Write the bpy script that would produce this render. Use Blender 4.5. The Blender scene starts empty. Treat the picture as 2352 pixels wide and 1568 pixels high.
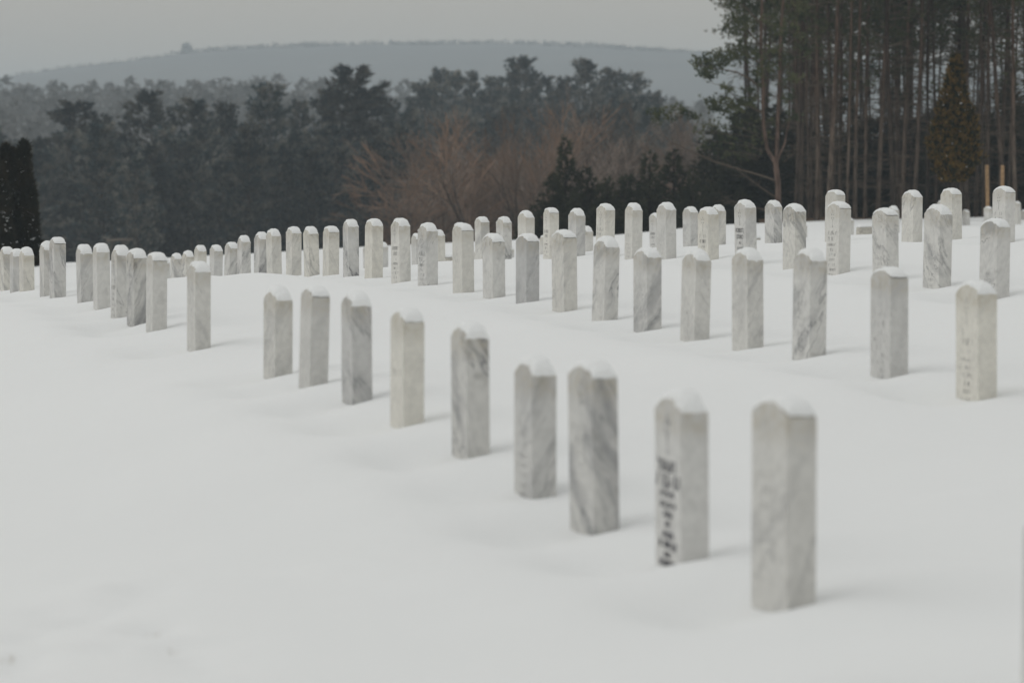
import bpy, bmesh, math, random
import numpy as np
from mathutils import Vector, Matrix

S = bpy.context.scene
COL = S.collection
R = math.radians

# ------------------------------------------------------------------ camera
F = 7187.0            # focal length in measuring pixels (frame 2352 wide = 36 mm sensor, 110 mm lens)
CX, CY, YH = 1176.0, 784.0, 370.0
EYE = 1.55
PITCH = math.atan((CY - YH) / F)
cd = bpy.data.cameras.new('camera')
cam = bpy.data.objects.new('camera', cd)
COL.objects.link(cam)
cd.sensor_width = 36.0
cd.lens = F / 2352.0 * 36.0
cd.clip_start = 0.1
cd.clip_end = 20000.0
cam.location = (0, 0, EYE)
cam.rotation_euler = (math.pi / 2 - PITCH, 0, 0)
cd.dof.use_dof = True
cd.dof.focus_distance = 31.0
cd.dof.aperture_fstop = 3.05
S.camera = cam

# ------------------------------------------------------------------ sky and sun
SUN_EL, SUN_AZ = R(38), R(-62)          # azimuth measured from +Y (view direction) towards +X
w = bpy.data.worlds.new('World')
S.world = w
w.use_nodes = True
nt = w.node_tree
nt.nodes.clear()
N = nt.nodes.new
out = N('ShaderNodeOutputWorld')
bg = N('ShaderNodeBackground')
sky = N('ShaderNodeTexSky')
sky.sky_type = 'NISHITA'
sky.sun_disc = False
sky.sun_elevation = SUN_EL
sky.sun_rotation = SUN_AZ
sky.dust_density = 6.0
sky.air_density = 1.0
sky.altitude = 100
hs = N('ShaderNodeHueSaturation')
hs.inputs['Saturation'].default_value = 0.10
nt.links.new(sky.outputs[0], hs.inputs['Color'])
# closed cloud deck: luminance rises from the horizon to the zenith (overcast sky)
tc = N('ShaderNodeTexCoord')
sp = N('ShaderNodeSeparateXYZ')
nt.links.new(tc.outputs['Generated'], sp.inputs[0])
mr = N('ShaderNodeMapRange')
mr.inputs['From Min'].default_value = 0.0
mr.inputs['From Max'].default_value = 1.0
mr.inputs['To Min'].default_value = 6.5
mr.inputs['To Max'].default_value = 8.0
nt.links.new(sp.outputs['Z'], mr.inputs['Value'])
vm = N('ShaderNodeVectorMath')
vm.operation = 'SCALE'
tint = N('ShaderNodeMix')                # warm grey low down, cooler overhead
tint.data_type = 'RGBA'
tint.inputs['A'].default_value = (1.0, 0.915, 0.79, 1)
tint.inputs['B'].default_value = (0.955, 0.985, 1.0, 1)
nt.links.new(sp.outputs['Z'], tint.inputs['Factor'])
nt.links.new(tint.outputs['Result'], vm.inputs[0])
nt.links.new(mr.outputs[0], vm.inputs['Scale'])
mx = N('ShaderNodeMix')
mx.data_type = 'RGBA'
mx.inputs['Factor'].default_value = 0.85
nt.links.new(hs.outputs[0], mx.inputs['A'])
nt.links.new(vm.outputs[0], mx.inputs['B'])
nt.links.new(mx.outputs['Result'], bg.inputs['Color'])
bg.inputs['Strength'].default_value = 0.090
nt.links.new(bg.outputs[0], out.inputs['Surface'])

sl = bpy.data.lights.new('sun', 'SUN')
sl.energy = 0.45
sl.angle = R(105)
sl.color = (1.0, 0.97, 0.92)
so = bpy.data.objects.new('sun', sl)
COL.objects.link(so)
sdir = Vector((math.sin(SUN_AZ) * math.cos(SUN_EL), math.cos(SUN_AZ) * math.cos(SUN_EL), math.sin(SUN_EL)))
so.rotation_euler = sdir.to_track_quat('Z', 'Y').to_euler()

S.view_settings.view_transform = 'Standard'
S.view_settings.look = 'None'
S.view_settings.exposure = 0.0
S.view_settings.gamma = 1.0
S.view_settings.use_curve_mapping = False
S.render.engine = 'CYCLES'
S.cycles.use_denoising = True
S.cycles.denoiser = 'OPENIMAGEDENOISE'
S.cycles.max_bounces = 6
S.cycles.diffuse_bounces = 3
S.cycles.volume_bounces = 1
S.cycles.transparent_max_bounces = 8
S.cycles.sample_clamp_indirect = 4.0


# ------------------------------------------------------------------ pixel -> place
def ray(x, y):
    """direction with forward (Y) component 1 for a measured pixel"""
    u, v = (x - CX) / F, (CY - y) / F
    c, s = math.cos(PITCH), math.sin(PITCH)
    Y = c + v * s
    return u / Y, (-s + v * c) / Y


def place(x, y, d):
    a, b = ray(x, y)
    return Vector((a * d, d, EYE + b * d))


# ------------------------------------------------------------------ materials
def newmat(name):
    m = bpy.data.materials.new(name)
    m.use_nodes = True
    t = m.node_tree
    b = t.nodes['Principled BSDF']
    return m, t, b


def nodes(t):
    def n(kind, **kw):
        o = t.nodes.new(kind)
        for k, v in kw.items():
            if k in o.inputs:
                o.inputs[k].default_value = v
            else:
                setattr(o, k, v)
        return o
    return n


def mixrgb(t, fac, a, b, blend='MIX'):
    m = t.nodes.new('ShaderNodeMix')
    m.data_type = 'RGBA'
    m.blend_type = blend
    for key, val in (('Factor', fac), ('A', a), ('B', b)):
        if hasattr(val, 'links'):
            t.links.new(val, m.inputs[key])
        elif key == 'Factor':
            m.inputs[key].default_value = val
        else:
            m.inputs[key].default_value = (*val, 1.0)
    return m.outputs['Result']


def math_node(t, op, a, b=None, clamp=False):
    m = t.nodes.new('ShaderNodeMath')
    m.operation = op
    m.use_clamp = clamp
    for i, val in enumerate((a, b)):
        if val is None:
            continue
        if hasattr(val, 'links'):
            t.links.new(val, m.inputs[i])
        else:
            m.inputs[i].default_value = val
    return m.outputs[0]


def ramp(t, src, stops):
    r = t.nodes.new('ShaderNodeMapRange')
    r.interpolation_type = 'SMOOTHSTEP'
    r.inputs['From Min'].default_value = stops[0]
    r.inputs['From Max'].default_value = stops[1]
    r.inputs['To Min'].default_value = stops[2]
    r.inputs['To Max'].default_value = stops[3]
    t.links.new(src, r.inputs['Value'])
    return r.outputs[0]


def foliage_mat(name, c1, c2, scale=0.6, rough=0.8, obj_var=0.35, lo=.35, hi=.65):
    m, t, b = newmat(name)
    n = nodes(t)
    tcx = n('ShaderNodeTexCoord')
    oi = n('ShaderNodeObjectInfo')
    nz = n('ShaderNodeTexNoise', Scale=scale, Detail=3.0)
    t.links.new(tcx.outputs['Object'], nz.inputs['Vector'])
    f = ramp(t, nz.outputs['Fac'], (lo, hi, 0, 1))
    col = mixrgb(t, f, c1, c2)
    hv = n('ShaderNodeHueSaturation')
    v = n('ShaderNodeMapRange')
    v.inputs['To Min'].default_value = 1.0 - obj_var
    v.inputs['To Max'].default_value = 1.0 + obj_var
    t.links.new(oi.outputs['Random'], v.inputs['Value'])
    t.links.new(v.outputs[0], hv.inputs['Value'])
    t.links.new(col, hv.inputs['Color'])
    t.links.new(hv.outputs[0], b.inputs['Base Color'])
    b.inputs['Roughness'].default_value = rough
    b.inputs['Specular IOR Level'].default_value = 0.2
    return m


def bark_mat(name, low, high, z0, z1, scale=8, tmin=0.4, tmax=1.3):
    m, t, b = newmat(name)
    n = nodes(t)
    tcx = n('ShaderNodeTexCoord')
    mp = n('ShaderNodeMapping')
    mp.inputs['Scale'].default_value = (1, 1, 0.25)
    t.links.new(tcx.outputs['Object'], mp.inputs['Vector'])
    nz = n('ShaderNodeTexNoise', Scale=scale, Detail=4.0)
    t.links.new(mp.outputs[0], nz.inputs['Vector'])
    sz = n('ShaderNodeSeparateXYZ')
    t.links.new(tcx.outputs['Object'], sz.inputs[0])
    fz = ramp(t, sz.outputs['Z'], (z0, z1, 0, 1))
    col = mixrgb(t, fz, low, high)
    dk = ramp(t, nz.outputs['Fac'], (0.35, 0.65, 0.55, 1.25))
    oi = n('ShaderNodeObjectInfo')
    tone = n('ShaderNodeMapRange')
    tone.inputs['To Min'].default_value = tmin
    tone.inputs['To Max'].default_value = tmax
    t.links.new(oi.outputs['Random'], tone.inputs['Value'])
    mm = t.nodes.new('ShaderNodeVectorMath')
    mm.operation = 'SCALE'
    t.links.new(col, mm.inputs[0])
    t.links.new(math_node(t, 'MULTIPLY', dk, tone.outputs[0]), mm.inputs['Scale'])
    t.links.new(mm.outputs[0], b.inputs['Base Color'])
    bp = n('ShaderNodeBump', Strength=0.6, Distance=0.02)
    t.links.new(nz.outputs['Fac'], bp.inputs['Height'])
    t.links.new(bp.outputs[0], b.inputs['Normal'])
    b.inputs['Roughness'].default_value = 0.9
    b.inputs['Specular IOR Level'].default_value = 0.15
    return m


def snow_mat(name):
    m, t, b = newmat(name)
    n = nodes(t)
    tcx = n('ShaderNodeTexCoord')
    nz = n('ShaderNodeTexNoise', Scale=38.0, Detail=5.0, Roughness=0.65)
    t.links.new(tcx.outputs['Object'], nz.inputs['Vector'])
    n2 = n('ShaderNodeTexNoise', Scale=4.0, Detail=3.0)
    t.links.new(tcx.outputs['Object'], n2.inputs['Vector'])
    h = math_node(t, 'ADD', math_node(t, 'MULTIPLY', nz.outputs['Fac'], 0.35), n2.outputs['Fac'])
    bp = n('ShaderNodeBump', Strength=0.5, Distance=0.02)
    t.links.new(h, bp.inputs['Height'])
    t.links.new(bp.outputs[0], b.inputs['Normal'])
    b.inputs['Base Color'].default_value = (0.85, 0.866, 0.868, 1)
    b.inputs['Roughness'].default_value = 0.75
    b.inputs['Specular IOR Level'].default_value = 0.2
    return m, t, b


M = {}
M['snow'] = snow_mat('snow')[0]
# ground: snow, with litter and dead grass where the mesh attribute says so (woods, verge); on the far valley floor the brown stands in for shade
gm, gt, gb = snow_mat('snow_ground')
gn = nodes(gt)
at = gn('ShaderNodeAttribute', attribute_name='litter_shade')
gtc = gn('ShaderNodeTexCoord')
gz = gn('ShaderNodeTexNoise', Scale=0.9, Detail=6.0)
gt.links.new(gtc.outputs['Object'], gz.inputs['Vector'])
lf = ramp(gt, math_node(gt, 'SUBTRACT', math_node(gt, 'ADD', at.outputs['Fac'], 0.0), gz.outputs['Fac']), (-0.06, 0.10, 0, 1))
lz = gn('ShaderNodeTexNoise', Scale=6.0, Detail=4.0)
gt.links.new(gtc.outputs['Object'], lz.inputs['Vector'])
lcol = mixrgb(gt, lz.outputs['Fac'], (0.03, 0.02, 0.012), (0.13, 0.075, 0.035))
gt.links.new(mixrgb(gt, lf, (0.85, 0.866, 0.868), lcol), gb.inputs['Base Color'])
M['ground'] = gm


def marble_mat():
    m, t, b = newmat('marble')
    n = nodes(t)
    tcx = n('ShaderNodeTexCoord')
    oi = n('ShaderNodeObjectInfo')
    sc = n('ShaderNodeSeparateColor')
    t.links.new(oi.outputs['Color'], sc.inputs[0])
    yellow, vein, sign, grey = sc.outputs[0], sc.outputs[1], sc.outputs[2], oi.outputs['Alpha']
    P = tcx.outputs['Object']
    sx = n('ShaderNodeSeparateXYZ')
    t.links.new(P, sx.inputs[0])
    sg = math_node(t, 'SUBTRACT', math_node(t, 'MULTIPLY', sign, 2.0), 1.0)
    # distance across the bedding of the stone
    warp = n('ShaderNodeTexNoise', Scale=3.2, Detail=3.0)
    wv = n('ShaderNodeVectorMath', operation='ADD')
    rv = n('ShaderNodeCombineXYZ')
    seed = math_node(t, 'MULTIPLY', oi.outputs['Random'], 60.0)
    for i in range(3):
        t.links.new(seed, rv.inputs[i])
    t.links.new(P, wv.inputs[0])
    t.links.new(rv.outputs[0], wv.inputs[1])
    t.links.new(wv.outputs[0], warp.inputs['Vector'])
    acr = math_node(t, 'ADD', math_node(t, 'MULTIPLY', sx.outputs['Y'], 0.95),
                    math_node(t, 'MULTIPLY', sx.outputs['X'], 0.30))
    acr = math_node(t, 'ADD', acr, math_node(t, 'MULTIPLY', math_node(t, 'MULTIPLY', sx.outputs['Z'], sg), 0.42))
    acr = math_node(t, 'ADD', acr, math_node(t, 'MULTIPLY', warp.outputs['Fac'], 0.14))
    along = math_node(t, 'MULTIPLY', sx.outputs['Z'], 1.6)

    def band(freq, lo, hi, power):
        cv = n('ShaderNodeCombineXYZ')
        t.links.new(math_node(t, 'ADD', math_node(t, 'MULTIPLY', acr, freq), seed), cv.inputs[0])
        t.links.new(math_node(t, 'ADD', math_node(t, 'MULTIPLY', along, power), seed), cv.inputs[1])
        t.links.new(math_node(t, 'MULTIPLY', sx.outputs['X'], 2.0), cv.inputs[2])
        nn = n('ShaderNodeTexNoise', Scale=1.0, Detail=5.0, Roughness=0.6)
        t.links.new(cv.outputs[0], nn.inputs['Vector'])
        return ramp(t, nn.outputs['Fac'], (lo, hi, 0, 1)), nn.outputs['Fac']
    wide, _ = band(9.0, 0.46, 0.66, 1.2)
    fine, _ = band(38.0, 0.48, 0.72, 1.5)
    _, thin_src = band(8.0, 0, 1, 1.0)
    thin = ramp(t, math_node(t, 'ABSOLUTE', math_node(t, 'SUBTRACT', thin_src, 0.52)), (0.0, 0.022, 1.0, 0.0))
    spot = n('ShaderNodeTexNoise', Scale=9.0, Detail=4.0)
    t.links.new(wv.outputs[0], spot.inputs['Vector'])
    sp_ = ramp(t, spot.outputs['Fac'], (0.60, 0.74, 0, 1))
    breakup = ramp(t, warp.outputs['Fac'], (0.40, 0.60, 0.0, 1.0))

    white = mixrgb(t, yellow, (0.73, 0.725, 0.70), (0.735, 0.715, 0.645))
    base = mixrgb(t, math_node(t, 'MULTIPLY', grey, 0.75), white, (0.42, 0.425, 0.43))
    c = mixrgb(t, math_node(t, 'MULTIPLY', math_node(t, 'MULTIPLY', wide, vein), 0.85), base, (0.25, 0.255, 0.265))
    c = mixrgb(t, math_node(t, 'MULTIPLY', math_node(t, 'MULTIPLY', fine, vein), 0.22), c, (0.20, 0.205, 0.215))
    th = math_node(t, 'MULTIPLY', math_node(t, 'MULTIPLY', thin, breakup), math_node(t, 'MULTIPLY', vein, 0.9))
    c = mixrgb(t, th, c, (0.12, 0.125, 0.14))
    c = mixrgb(t, math_node(t, 'MULTIPLY', sp_, math_node(t, 'ADD', math_node(t, 'MULTIPLY', vein, 0.35), 0.10)), c, (0.24, 0.235, 0.22))
    # old runs of lichen and dirt just under the shoulders and near the snow
    n3 = n('ShaderNodeTexNoise', Scale=26.0, Detail=4.0)
    t.links.new(wv.outputs[0], n3.inputs['Vector'])
    top = ramp(t, sx.outputs['Z'], (-0.17, -0.07, 0.0, 1.0))
    dirt = math_node(t, 'MULTIPLY', top, ramp(t, n3.outputs['Fac'], (0.35, 0.7, 0.1, 0.55)))
    c = mixrgb(t, dirt, c, (0.36, 0.32, 0.24))
    grain = ramp(t, n3.outputs['Fac'], (0.3, 0.7, 0.93, 1.05))
    mm = n('ShaderNodeVectorMath', operation='SCALE')
    t.links.new(c, mm.inputs[0])
    t.links.new(grain, mm.inputs['Scale'])
    t.links.new(mm.outputs[0], b.inputs['Base Color'])
    bp = n('ShaderNodeBump', Strength=0.25, Distance=0.003)
    t.links.new(n3.outputs['Fac'], bp.inputs['Height'])
    t.links.new(bp.outputs[0], b.inputs['Normal'])
    b.inputs['Roughness'].default_value = 0.62
    b.inputs['Specular IOR Level'].default_value = 0.35
    return m


M['marble'] = marble_mat()


def flat_mat(name, c, rough=0.8, var=0.0):
    m, t, b = newmat(name)
    n = nodes(t)
    tcx = n('ShaderNodeTexCoord')
    nz = n('ShaderNodeTexNoise', Scale=25.0, Detail=3.0)
    t.links.new(tcx.outputs['Object'], nz.inputs['Vector'])
    k = ramp(t, nz.outputs['Fac'], (0.3, 0.7, 1.0 - var, 1.0 + var))
    mm = n('ShaderNodeVectorMath', operation='SCALE')
    mm.inputs[0].default_value = c
    t.links.new(k, mm.inputs['Scale'])
    t.links.new(mm.outputs[0], b.inputs['Base Color'])
    b.inputs['Roughness'].default_value = rough
    b.inputs['Specular IOR Level'].default_value = 0.2
    return m


M['letter_dark'] = flat_mat('letter_paint_black', (0.10, 0.10, 0.105), 0.7, 0.3)
M['letter_bold'] = flat_mat('letter_paint_dark', (0.15, 0.15, 0.165), 0.7, 0.2)
M['letter_mid'] = flat_mat('letter_paint_worn', (0.44, 0.44, 0.44), 0.7, 0.3)
M['letter_faint'] = flat_mat('letter_engraved', (0.53, 0.53, 0.52), 0.8, 0.2)
M['wood_stake'] = flat_mat('stake_wood', (0.36, 0.235, 0.13), 0.8, 0.25)
M['granite'] = flat_mat('low_stone', (0.52, 0.50, 0.45), 0.8, 0.2)
M['dry_grass'] = flat_mat('dry_grass', (0.26, 0.20, 0.10), 0.9, 0.3)
M['log'] = flat_mat('log_bark', (0.22, 0.19, 0.16), 0.9, 0.3)
M['bark_pine'] = bark_mat('bark_pine', (0.125, 0.098, 0.078), (0.085, 0.055, 0.04), 1.0, 6.0)
M['bark_orange'] = bark_mat('bark_orange', (0.135, 0.093, 0.075), (0.105, 0.07, 0.053), 0.5, 5.0, tmin=1.0, tmax=1.0)
M['bark_grey'] = bark_mat('bark_grey', (0.040, 0.031, 0.026), (0.045, 0.034, 0.027), 1.0, 8.0)
M['twig_dead'] = flat_mat('dead_twig', (0.10, 0.078, 0.06), 0.9, 0.3)
M['twig_brown'] = foliage_mat('brown_twig', (0.165, 0.118, 0.090), (0.235, 0.155, 0.108), 0.5)
M['twig_grey'] = foliage_mat('grey_twig', (0.18, 0.145, 0.122), (0.22, 0.175, 0.145), 0.5)
M['needle_grove'] = foliage_mat('needle_grove', (0.030, 0.040, 0.019), (0.080, 0.084, 0.038), 1.2)
M['needle_white'] = foliage_mat('needle_white_pine', (0.032, 0.054, 0.062), (0.20, 0.195, 0.17), 0.75, obj_var=0.55, lo=.42, hi=.62)
M['bark_bare'] = bark_mat('bark_bare', (0.125, 0.10, 0.085), (0.15, 0.115, 0.092), 1.0, 8.0, tmin=.5, tmax=1.2)
M['bark_wood'] = bark_mat('bark_wood', (0.17, 0.15, 0.135), (0.13, 0.11, 0.095), 1.0, 12.0)
M['needle_dark'] = foliage_mat('needle_dark', (0.022, 0.026, 0.015), (0.050, 0.052, 0.028), 1.0)
M['arbor'] = foliage_mat('arborvitae_bronze', (0.013, 0.017, 0.005), (0.165, 0.098, 0.022), 7.0, obj_var=0, lo=.40, hi=.64)
M['arbor_dark'] = foliage_mat('arborvitae_dark', (0.016, 0.018, 0.010), (0.038, 0.030, 0.016), 2.5)
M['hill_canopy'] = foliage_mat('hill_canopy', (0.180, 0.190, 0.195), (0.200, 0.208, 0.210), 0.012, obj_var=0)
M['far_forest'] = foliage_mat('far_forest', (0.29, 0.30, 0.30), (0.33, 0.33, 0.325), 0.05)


# ------------------------------------------------------------------ object helpers
def empty(name, loc, rz=0.0):
    o = bpy.data.objects.new(name, None)
    o.empty_display_size = 0.2
    COL.objects.link(o)
    o.location = loc
    o.rotation_euler = (0, 0, rz)
    return o


def tag(o, label=None, cat=None, group=None, kind=None):
    if label:
        o['label'] = label
    if cat:
        o['category'] = cat
    if group:
        o['group'] = group
    if kind:
        o['kind'] = kind
    return o


def child(name, mesh, parent, loc=(0, 0, 0), rz=0.0, scale=(1, 1, 1)):
    o = bpy.data.objects.new(name, mesh)
    COL.objects.link(o)
    o.parent = parent
    o.location = loc
    o.rotation_euler = (0, 0, rz)
    o.scale = scale
    return o


class MB:
    """collects polygons and builds one mesh"""
    def __init__(self):
        self.v, self.f, self.m, self.n = [], [], [], 0

    def add(self, verts, faces, mi=0):
        base = self.n
        self.v.extend(verts)
        self.n += len(verts)
        for f in faces:
            self.f.append([i + base for i in f])
            self.m.append(mi)

    def prism(self, p0, p1, r0, r1, sides=3, mi=0):
        p0, p1 = Vector(p0), Vector(p1)
        d = p1 - p0
        if d.length < 1e-6:
            return
        d.normalize()
        a = d.orthogonal().normalized()
        b = d.cross(a)
        vs = []
        for p, r in ((p0, r0), (p1, r1)):
            for k in range(sides):
                t = 2 * math.pi * k / sides
                vs.append(tuple(p + a * (r * math.cos(t)) + b * (r * math.sin(t))))
        fs = [[k, (k + 1) % sides, sides + (k + 1) % sides, sides + k] for k in range(sides)]
        self.add(vs, fs, mi)

    def tube(self, pts, rad, sides=7, mi=0):
        rings = []
        prev = None
        for i, p in enumerate(pts):
            p = Vector(p)
            q0, q1 = Vector(pts[max(i - 1, 0)]), Vector(pts[min(i + 1, len(pts) - 1)])
            d = (q1 - q0).normalized()
            a = Vector((1, 0, 0)) if prev is None else prev
            a = (a - d * a.dot(d)).normalized()
            prev = a
            b = d.cross(a)
            rings.append([tuple(p + a * (rad[i] * math.cos(2 * math.pi * k / sides)) + b * (rad[i] * math.sin(2 * math.pi * k / sides))) for k in range(sides)])
        vs = [v for r in rings for v in r]
        fs = []
        for i in range(len(rings) - 1):
            for k in range(sides):
                k2 = (k + 1) % sides
                fs.append([i * sides + k, i * sides + k2, (i + 1) * sides + k2, (i + 1) * sides + k])
        fs.append(list(range((len(rings) - 1) * sides, len(rings) * sides)))
        self.add(vs, fs, mi)

    def tris(self, arr, mi=0):
        """arr: (n,3,3) triangles"""
        base = self.n
        n = len(arr)
        self.v.extend(map(tuple, arr.reshape(-1, 3).tolist()))
        self.n += 3 * n
        self.f.extend([[base + 3 * i, base + 3 * i + 1, base + 3 * i + 2] for i in range(n)])
        self.m.extend([mi] * n)

    def mesh(self, name, mats, smooth=False):
        me = bpy.data.meshes.new(name)
        me.from_pydata(self.v, [], self.f)
        for m in mats:
            me.materials.append(m)
        if len(mats) > 1:
            me.polygons.foreach_set('material_index', self.m)
        if smooth:
            me.polygons.foreach_set('use_smooth', [True] * len(self.f))
        me.update()
        return me


def unit(rng, n):
    v = rng.normal(size=(n, 3))
    return v / np.linalg.norm(v, axis=1, keepdims=True)


def sprays(rng, centers, outdirs, length, width, per, droop=0.0, spread=0.8):
    """needle sprays: `per` narrow triangles fanning out from every centre"""
    n = len(centers)
    c = np.repeat(centers, per, axis=0)
    o = np.repeat(outdirs, per, axis=0) + spread * unit(rng, n * per)
    o[:, 2] -= droop
    o /= np.linalg.norm(o, axis=1, keepdims=True)
    s = np.cross(o, unit(rng, n * per))
    s /= np.linalg.norm(s, axis=1, keepdims=True) + 1e-9
    L = length * rng.uniform(0.6, 1.3, (n * per, 1))
    W = width * rng.uniform(0.6, 1.3, (n * per, 1))
    return np.stack([c - s * W * 0.5, c + s * W * 0.5, c + o * L], axis=1)


# ------------------------------------------------------------------ headstones: measured marks
SLOPE = 0.28                                  # rows run 15.6 degrees left of the view direction
YAW = math.atan2(-math.cos(math.atan(SLOPE)), math.sin(math.atan(SLOPE)))
ROWC = {1: 3.8, 2: 7.0, 3: 10.15, 4: 13.3}
# row, x left, x right, y top (with snow), y foot (None = hidden), yellow, vein, direction, grey, lettering
ST = [
 (1, 2372, 2540, 1150, 1600, .4, .3, 0, .3, 'f'),
 (1, 1733, 1872, 905, 1396, .35, .35, 0, .45, 'n'), (1, 1505, 1633, 890, 1291, .0, .15, 1, .35, 'b'),
 (1, 1313, 1420, 825, 1220, .25, .85, 1, .55, 'n'), (1, 1182, 1277, 813, 1137, .15, .40, 0, .60, 'f'),
 (1, 1037, 1125, 737, 1047, .35, .95, 1, .55, 'n'), (1, 893, 975, 705, 978, .85, .12, 0, .15, 'n'),
 (1, 783, 855, 667, 923, .1, .45, 1, .75, 'n'), (1, 684, 752, 655, 888, .35, .15, 0, .55, 'n'),
 (1, 607, 667, 655, 866, .5, .30, 0, .40, 'n'), (1, 430, 481, 599, 804, .4, .35, 1, .40, 'n'),
 (1, 335, 381, 578, 761, .25, .10, 0, .40, 'n'), (1, 295, 335, 570, 746, .55, .90, 0, .60, 'n'),
 (1, 256, 294, 562, 730, .2, .45, 1, .35, 'd'), (1, 215, 252, 557, 709, .15, .12, 0, .30, 'n'),
 (1, 178, 214, 560, 699, .15, .40, 0, .55, 'n'), (1, 115, 149, 544, 688, .2, .80, 1, .50, 'n'),
 (1, 94, 124, 553, 680, .35, .50, 1, .35, 'n'), (1, 47, 76, 567, 673, .95, .25, 1, .20, 'n'),
 (1, 27, 50, 570, 673, .1, .30, 1, .50, 'n'), (1, 3, 29, 566, 673, .7, .55, 1, .10, 'n'),
 (1, -21, 4, 577, 674, .3, .3, 0, .4, 'n'),
 (2, 2197, 2293, 642, 915, .85, .10, 0, .05, 'f'), (2, 2001, 2087, 612, 864, .10, .15, 0, .55, 'f'),
 (2, 1820, 1898, 568, 822, .10, .60, 0, .35, 'f'), (2, 1682, 1755, 568, 803, .30, .30, 0, .30, 'n'),
 (2, 1562, 1630, 570, 783, .30, .25, 1, .35, 'f'), (2, 1455, 1520, 567, 760, .10, .55, 0, .45, 'n'),
 (2, 1360, 1418, 540, 739, .20, .70, 0, .35, 'n'), (2, 1270, 1325, 527, 715, .50, .30, 0, .25, 'n'),
 (2, 1185, 1238, 535, 696, .0, .40, 0, .95, 'n'), (2, 1110, 1160, 535, 685, .10, .60, 0, .30, 'n'),
 (2, 1041, 1088, 512, 676, .65, .08, 0, .30, 'n'), (2, 960, 1005, 511, 659, .05, .45, 0, .35, 'd'),
 (2, 899, 943, 500, 651, .35, .35, 0, .10, 'd'), (2, 838, 878, 501, 643, .85, .20, 1, .10, 'n'),
 (2, 787, 826, 503, 639, .05, .85, 1, .45, 'n'), (2, 741, 778, 518, 639, .75, .20, 1, .15, 'n'),
 (2, 699, 734, 519, 638, .75, .40, 1, .10, 'n'), (2, 658, 691, 520, 637, .60, .35, 0, .15, 'n'),
 (2, 613, 647, 524, 637, .55, .25, 0, .20, 'n'), (2, 584, 615, 532, 638, .10, .75, 0, .45, 'n'),
 (2, 545, 577, 540, 641, .15, .85, 0, .35, 'n'), (2, 516, 544, 555, 644, .25, .45, 0, .45, 'n'),
 (2, 481, 510, 562, 647, .0, .10, 0, .45, 'n'), (2, 447, 473, 562, 650, .60, .40, 0, .10, 'n'),
 (2, 418, 443, 575, 653, .55, .75, 0, .15, 'n'), (2, 392, 416, 581, 655, .25, .70, 1, .35, 'n'),
 (2, 365, 388, 590, 657, .2, .3, 0, .4, 'n'),
 (3, 2250, 2318, 500, 683, .05, .70, 0, .35, 'f'), (3, 2119, 2185, 468, 660, .15, .55, 1, .20, 'f'),
 (3, 2003, 2066, 477, None, .15, .40, 1, .25, 'f'), (3, 1896, 1953, 462, 628, .25, .10, 0, .15, 'd'),
 (3, 1798, 1851, 467, 620, .45, .85, 1, .20, 'f'), (3, 1689, 1738, 458, None, .0, .30, 0, .30, 'r'),
 (3, 1604, 1650, 474, 600, .75, .15, 0, .05, 'd'), (3, 1509, 1553, 464, 599, .15, .20, 0, .35, 'f'),
 (3, 1433, 1476, 465, 596, .40, .10, 0, .25, 'f'), (3, 1369, 1410, 467, None, .65, .20, 0, .10, 'd'),
 (3, 1304, 1345, 477, 592, .0, .30, 0, .50, 'n'), (3, 1246, 1284, 476, 597, .60, .05, 0, .0, 'd'),
 (3, 1191, 1227, 483, None, .55, .15, 0, .15, 'n'), (3, 1141, 1175, 497, 602, .10, .75, 1, .30, 'n'),
 (3, 1092, 1125, 497, 608, .30, .50, 0, .15, 'n'), (3, 1043, 1071, 510, None, .2, .2, 0, .2, 'n'),
 (3, 994, 1022, 527, 617, .75, .25, 0, .10, 'n'), (3, 947, 974, 535, 622, .05, .20, 0, .40, 'n'),
 (4, 2277, 2332, 427, 560, .05, .10, 0, .15, 'd'), (4, 2159, 2210, 431, 558, .55, .20, 0, .05, 'n'),
 (4, 2070, 2118, 436, 561, .40, .65, 0, .10, 'n'), (4, 1895, 1939, 435, None, .35, .15, 0, .10, 'n'),
 (4, 1757, 1796, 459, 563, .05, .60, 1, .35, 'n'), (4, 1633, 1664, 469, 569, .45, .40, 0, .20, 'n'),
 (4, 1569, 1604, 474, 575, .05, .35, 0, .45, 'n'), (4, 1496, 1522, 488, None, .0, .1, 0, .35, 'd'),
 (4, 1335, 1359, 518, 584, .35, .55, 0, .2, 'n'), (4, 1241, 1266, 538, 593, .45, .2, 0, .2, 'n'),
 (4, 869, 892, 556, 624, .1, .35, 0, .4, 'n'), (4, 834, 857, 564, 624, .1, .2, 0, .4, 'n'),
]
# scattered stones beyond the fourth row: x left, x right, y top, y foot, distance
FARST = [
 (2039, 2066, 472, 543, 57), (1938, 1961, 500, 551, 66), (1832, 1855, 512, 556, 68),
 (2209, 2227, 481, 524, 86), (2152, 2170, 460, 520, 84), (2259, 2280, 474, 523, 78),
 (2325, 2345, 462, 514, 84), (2343, 2362, 481, 516, 92), (1160, 1180, 563, 602, 62),
 (1088, 1108, 573, 608, 62), (730, 743, 597, 629, 74), (684, 699, 616, 631, 76),
]

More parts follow.
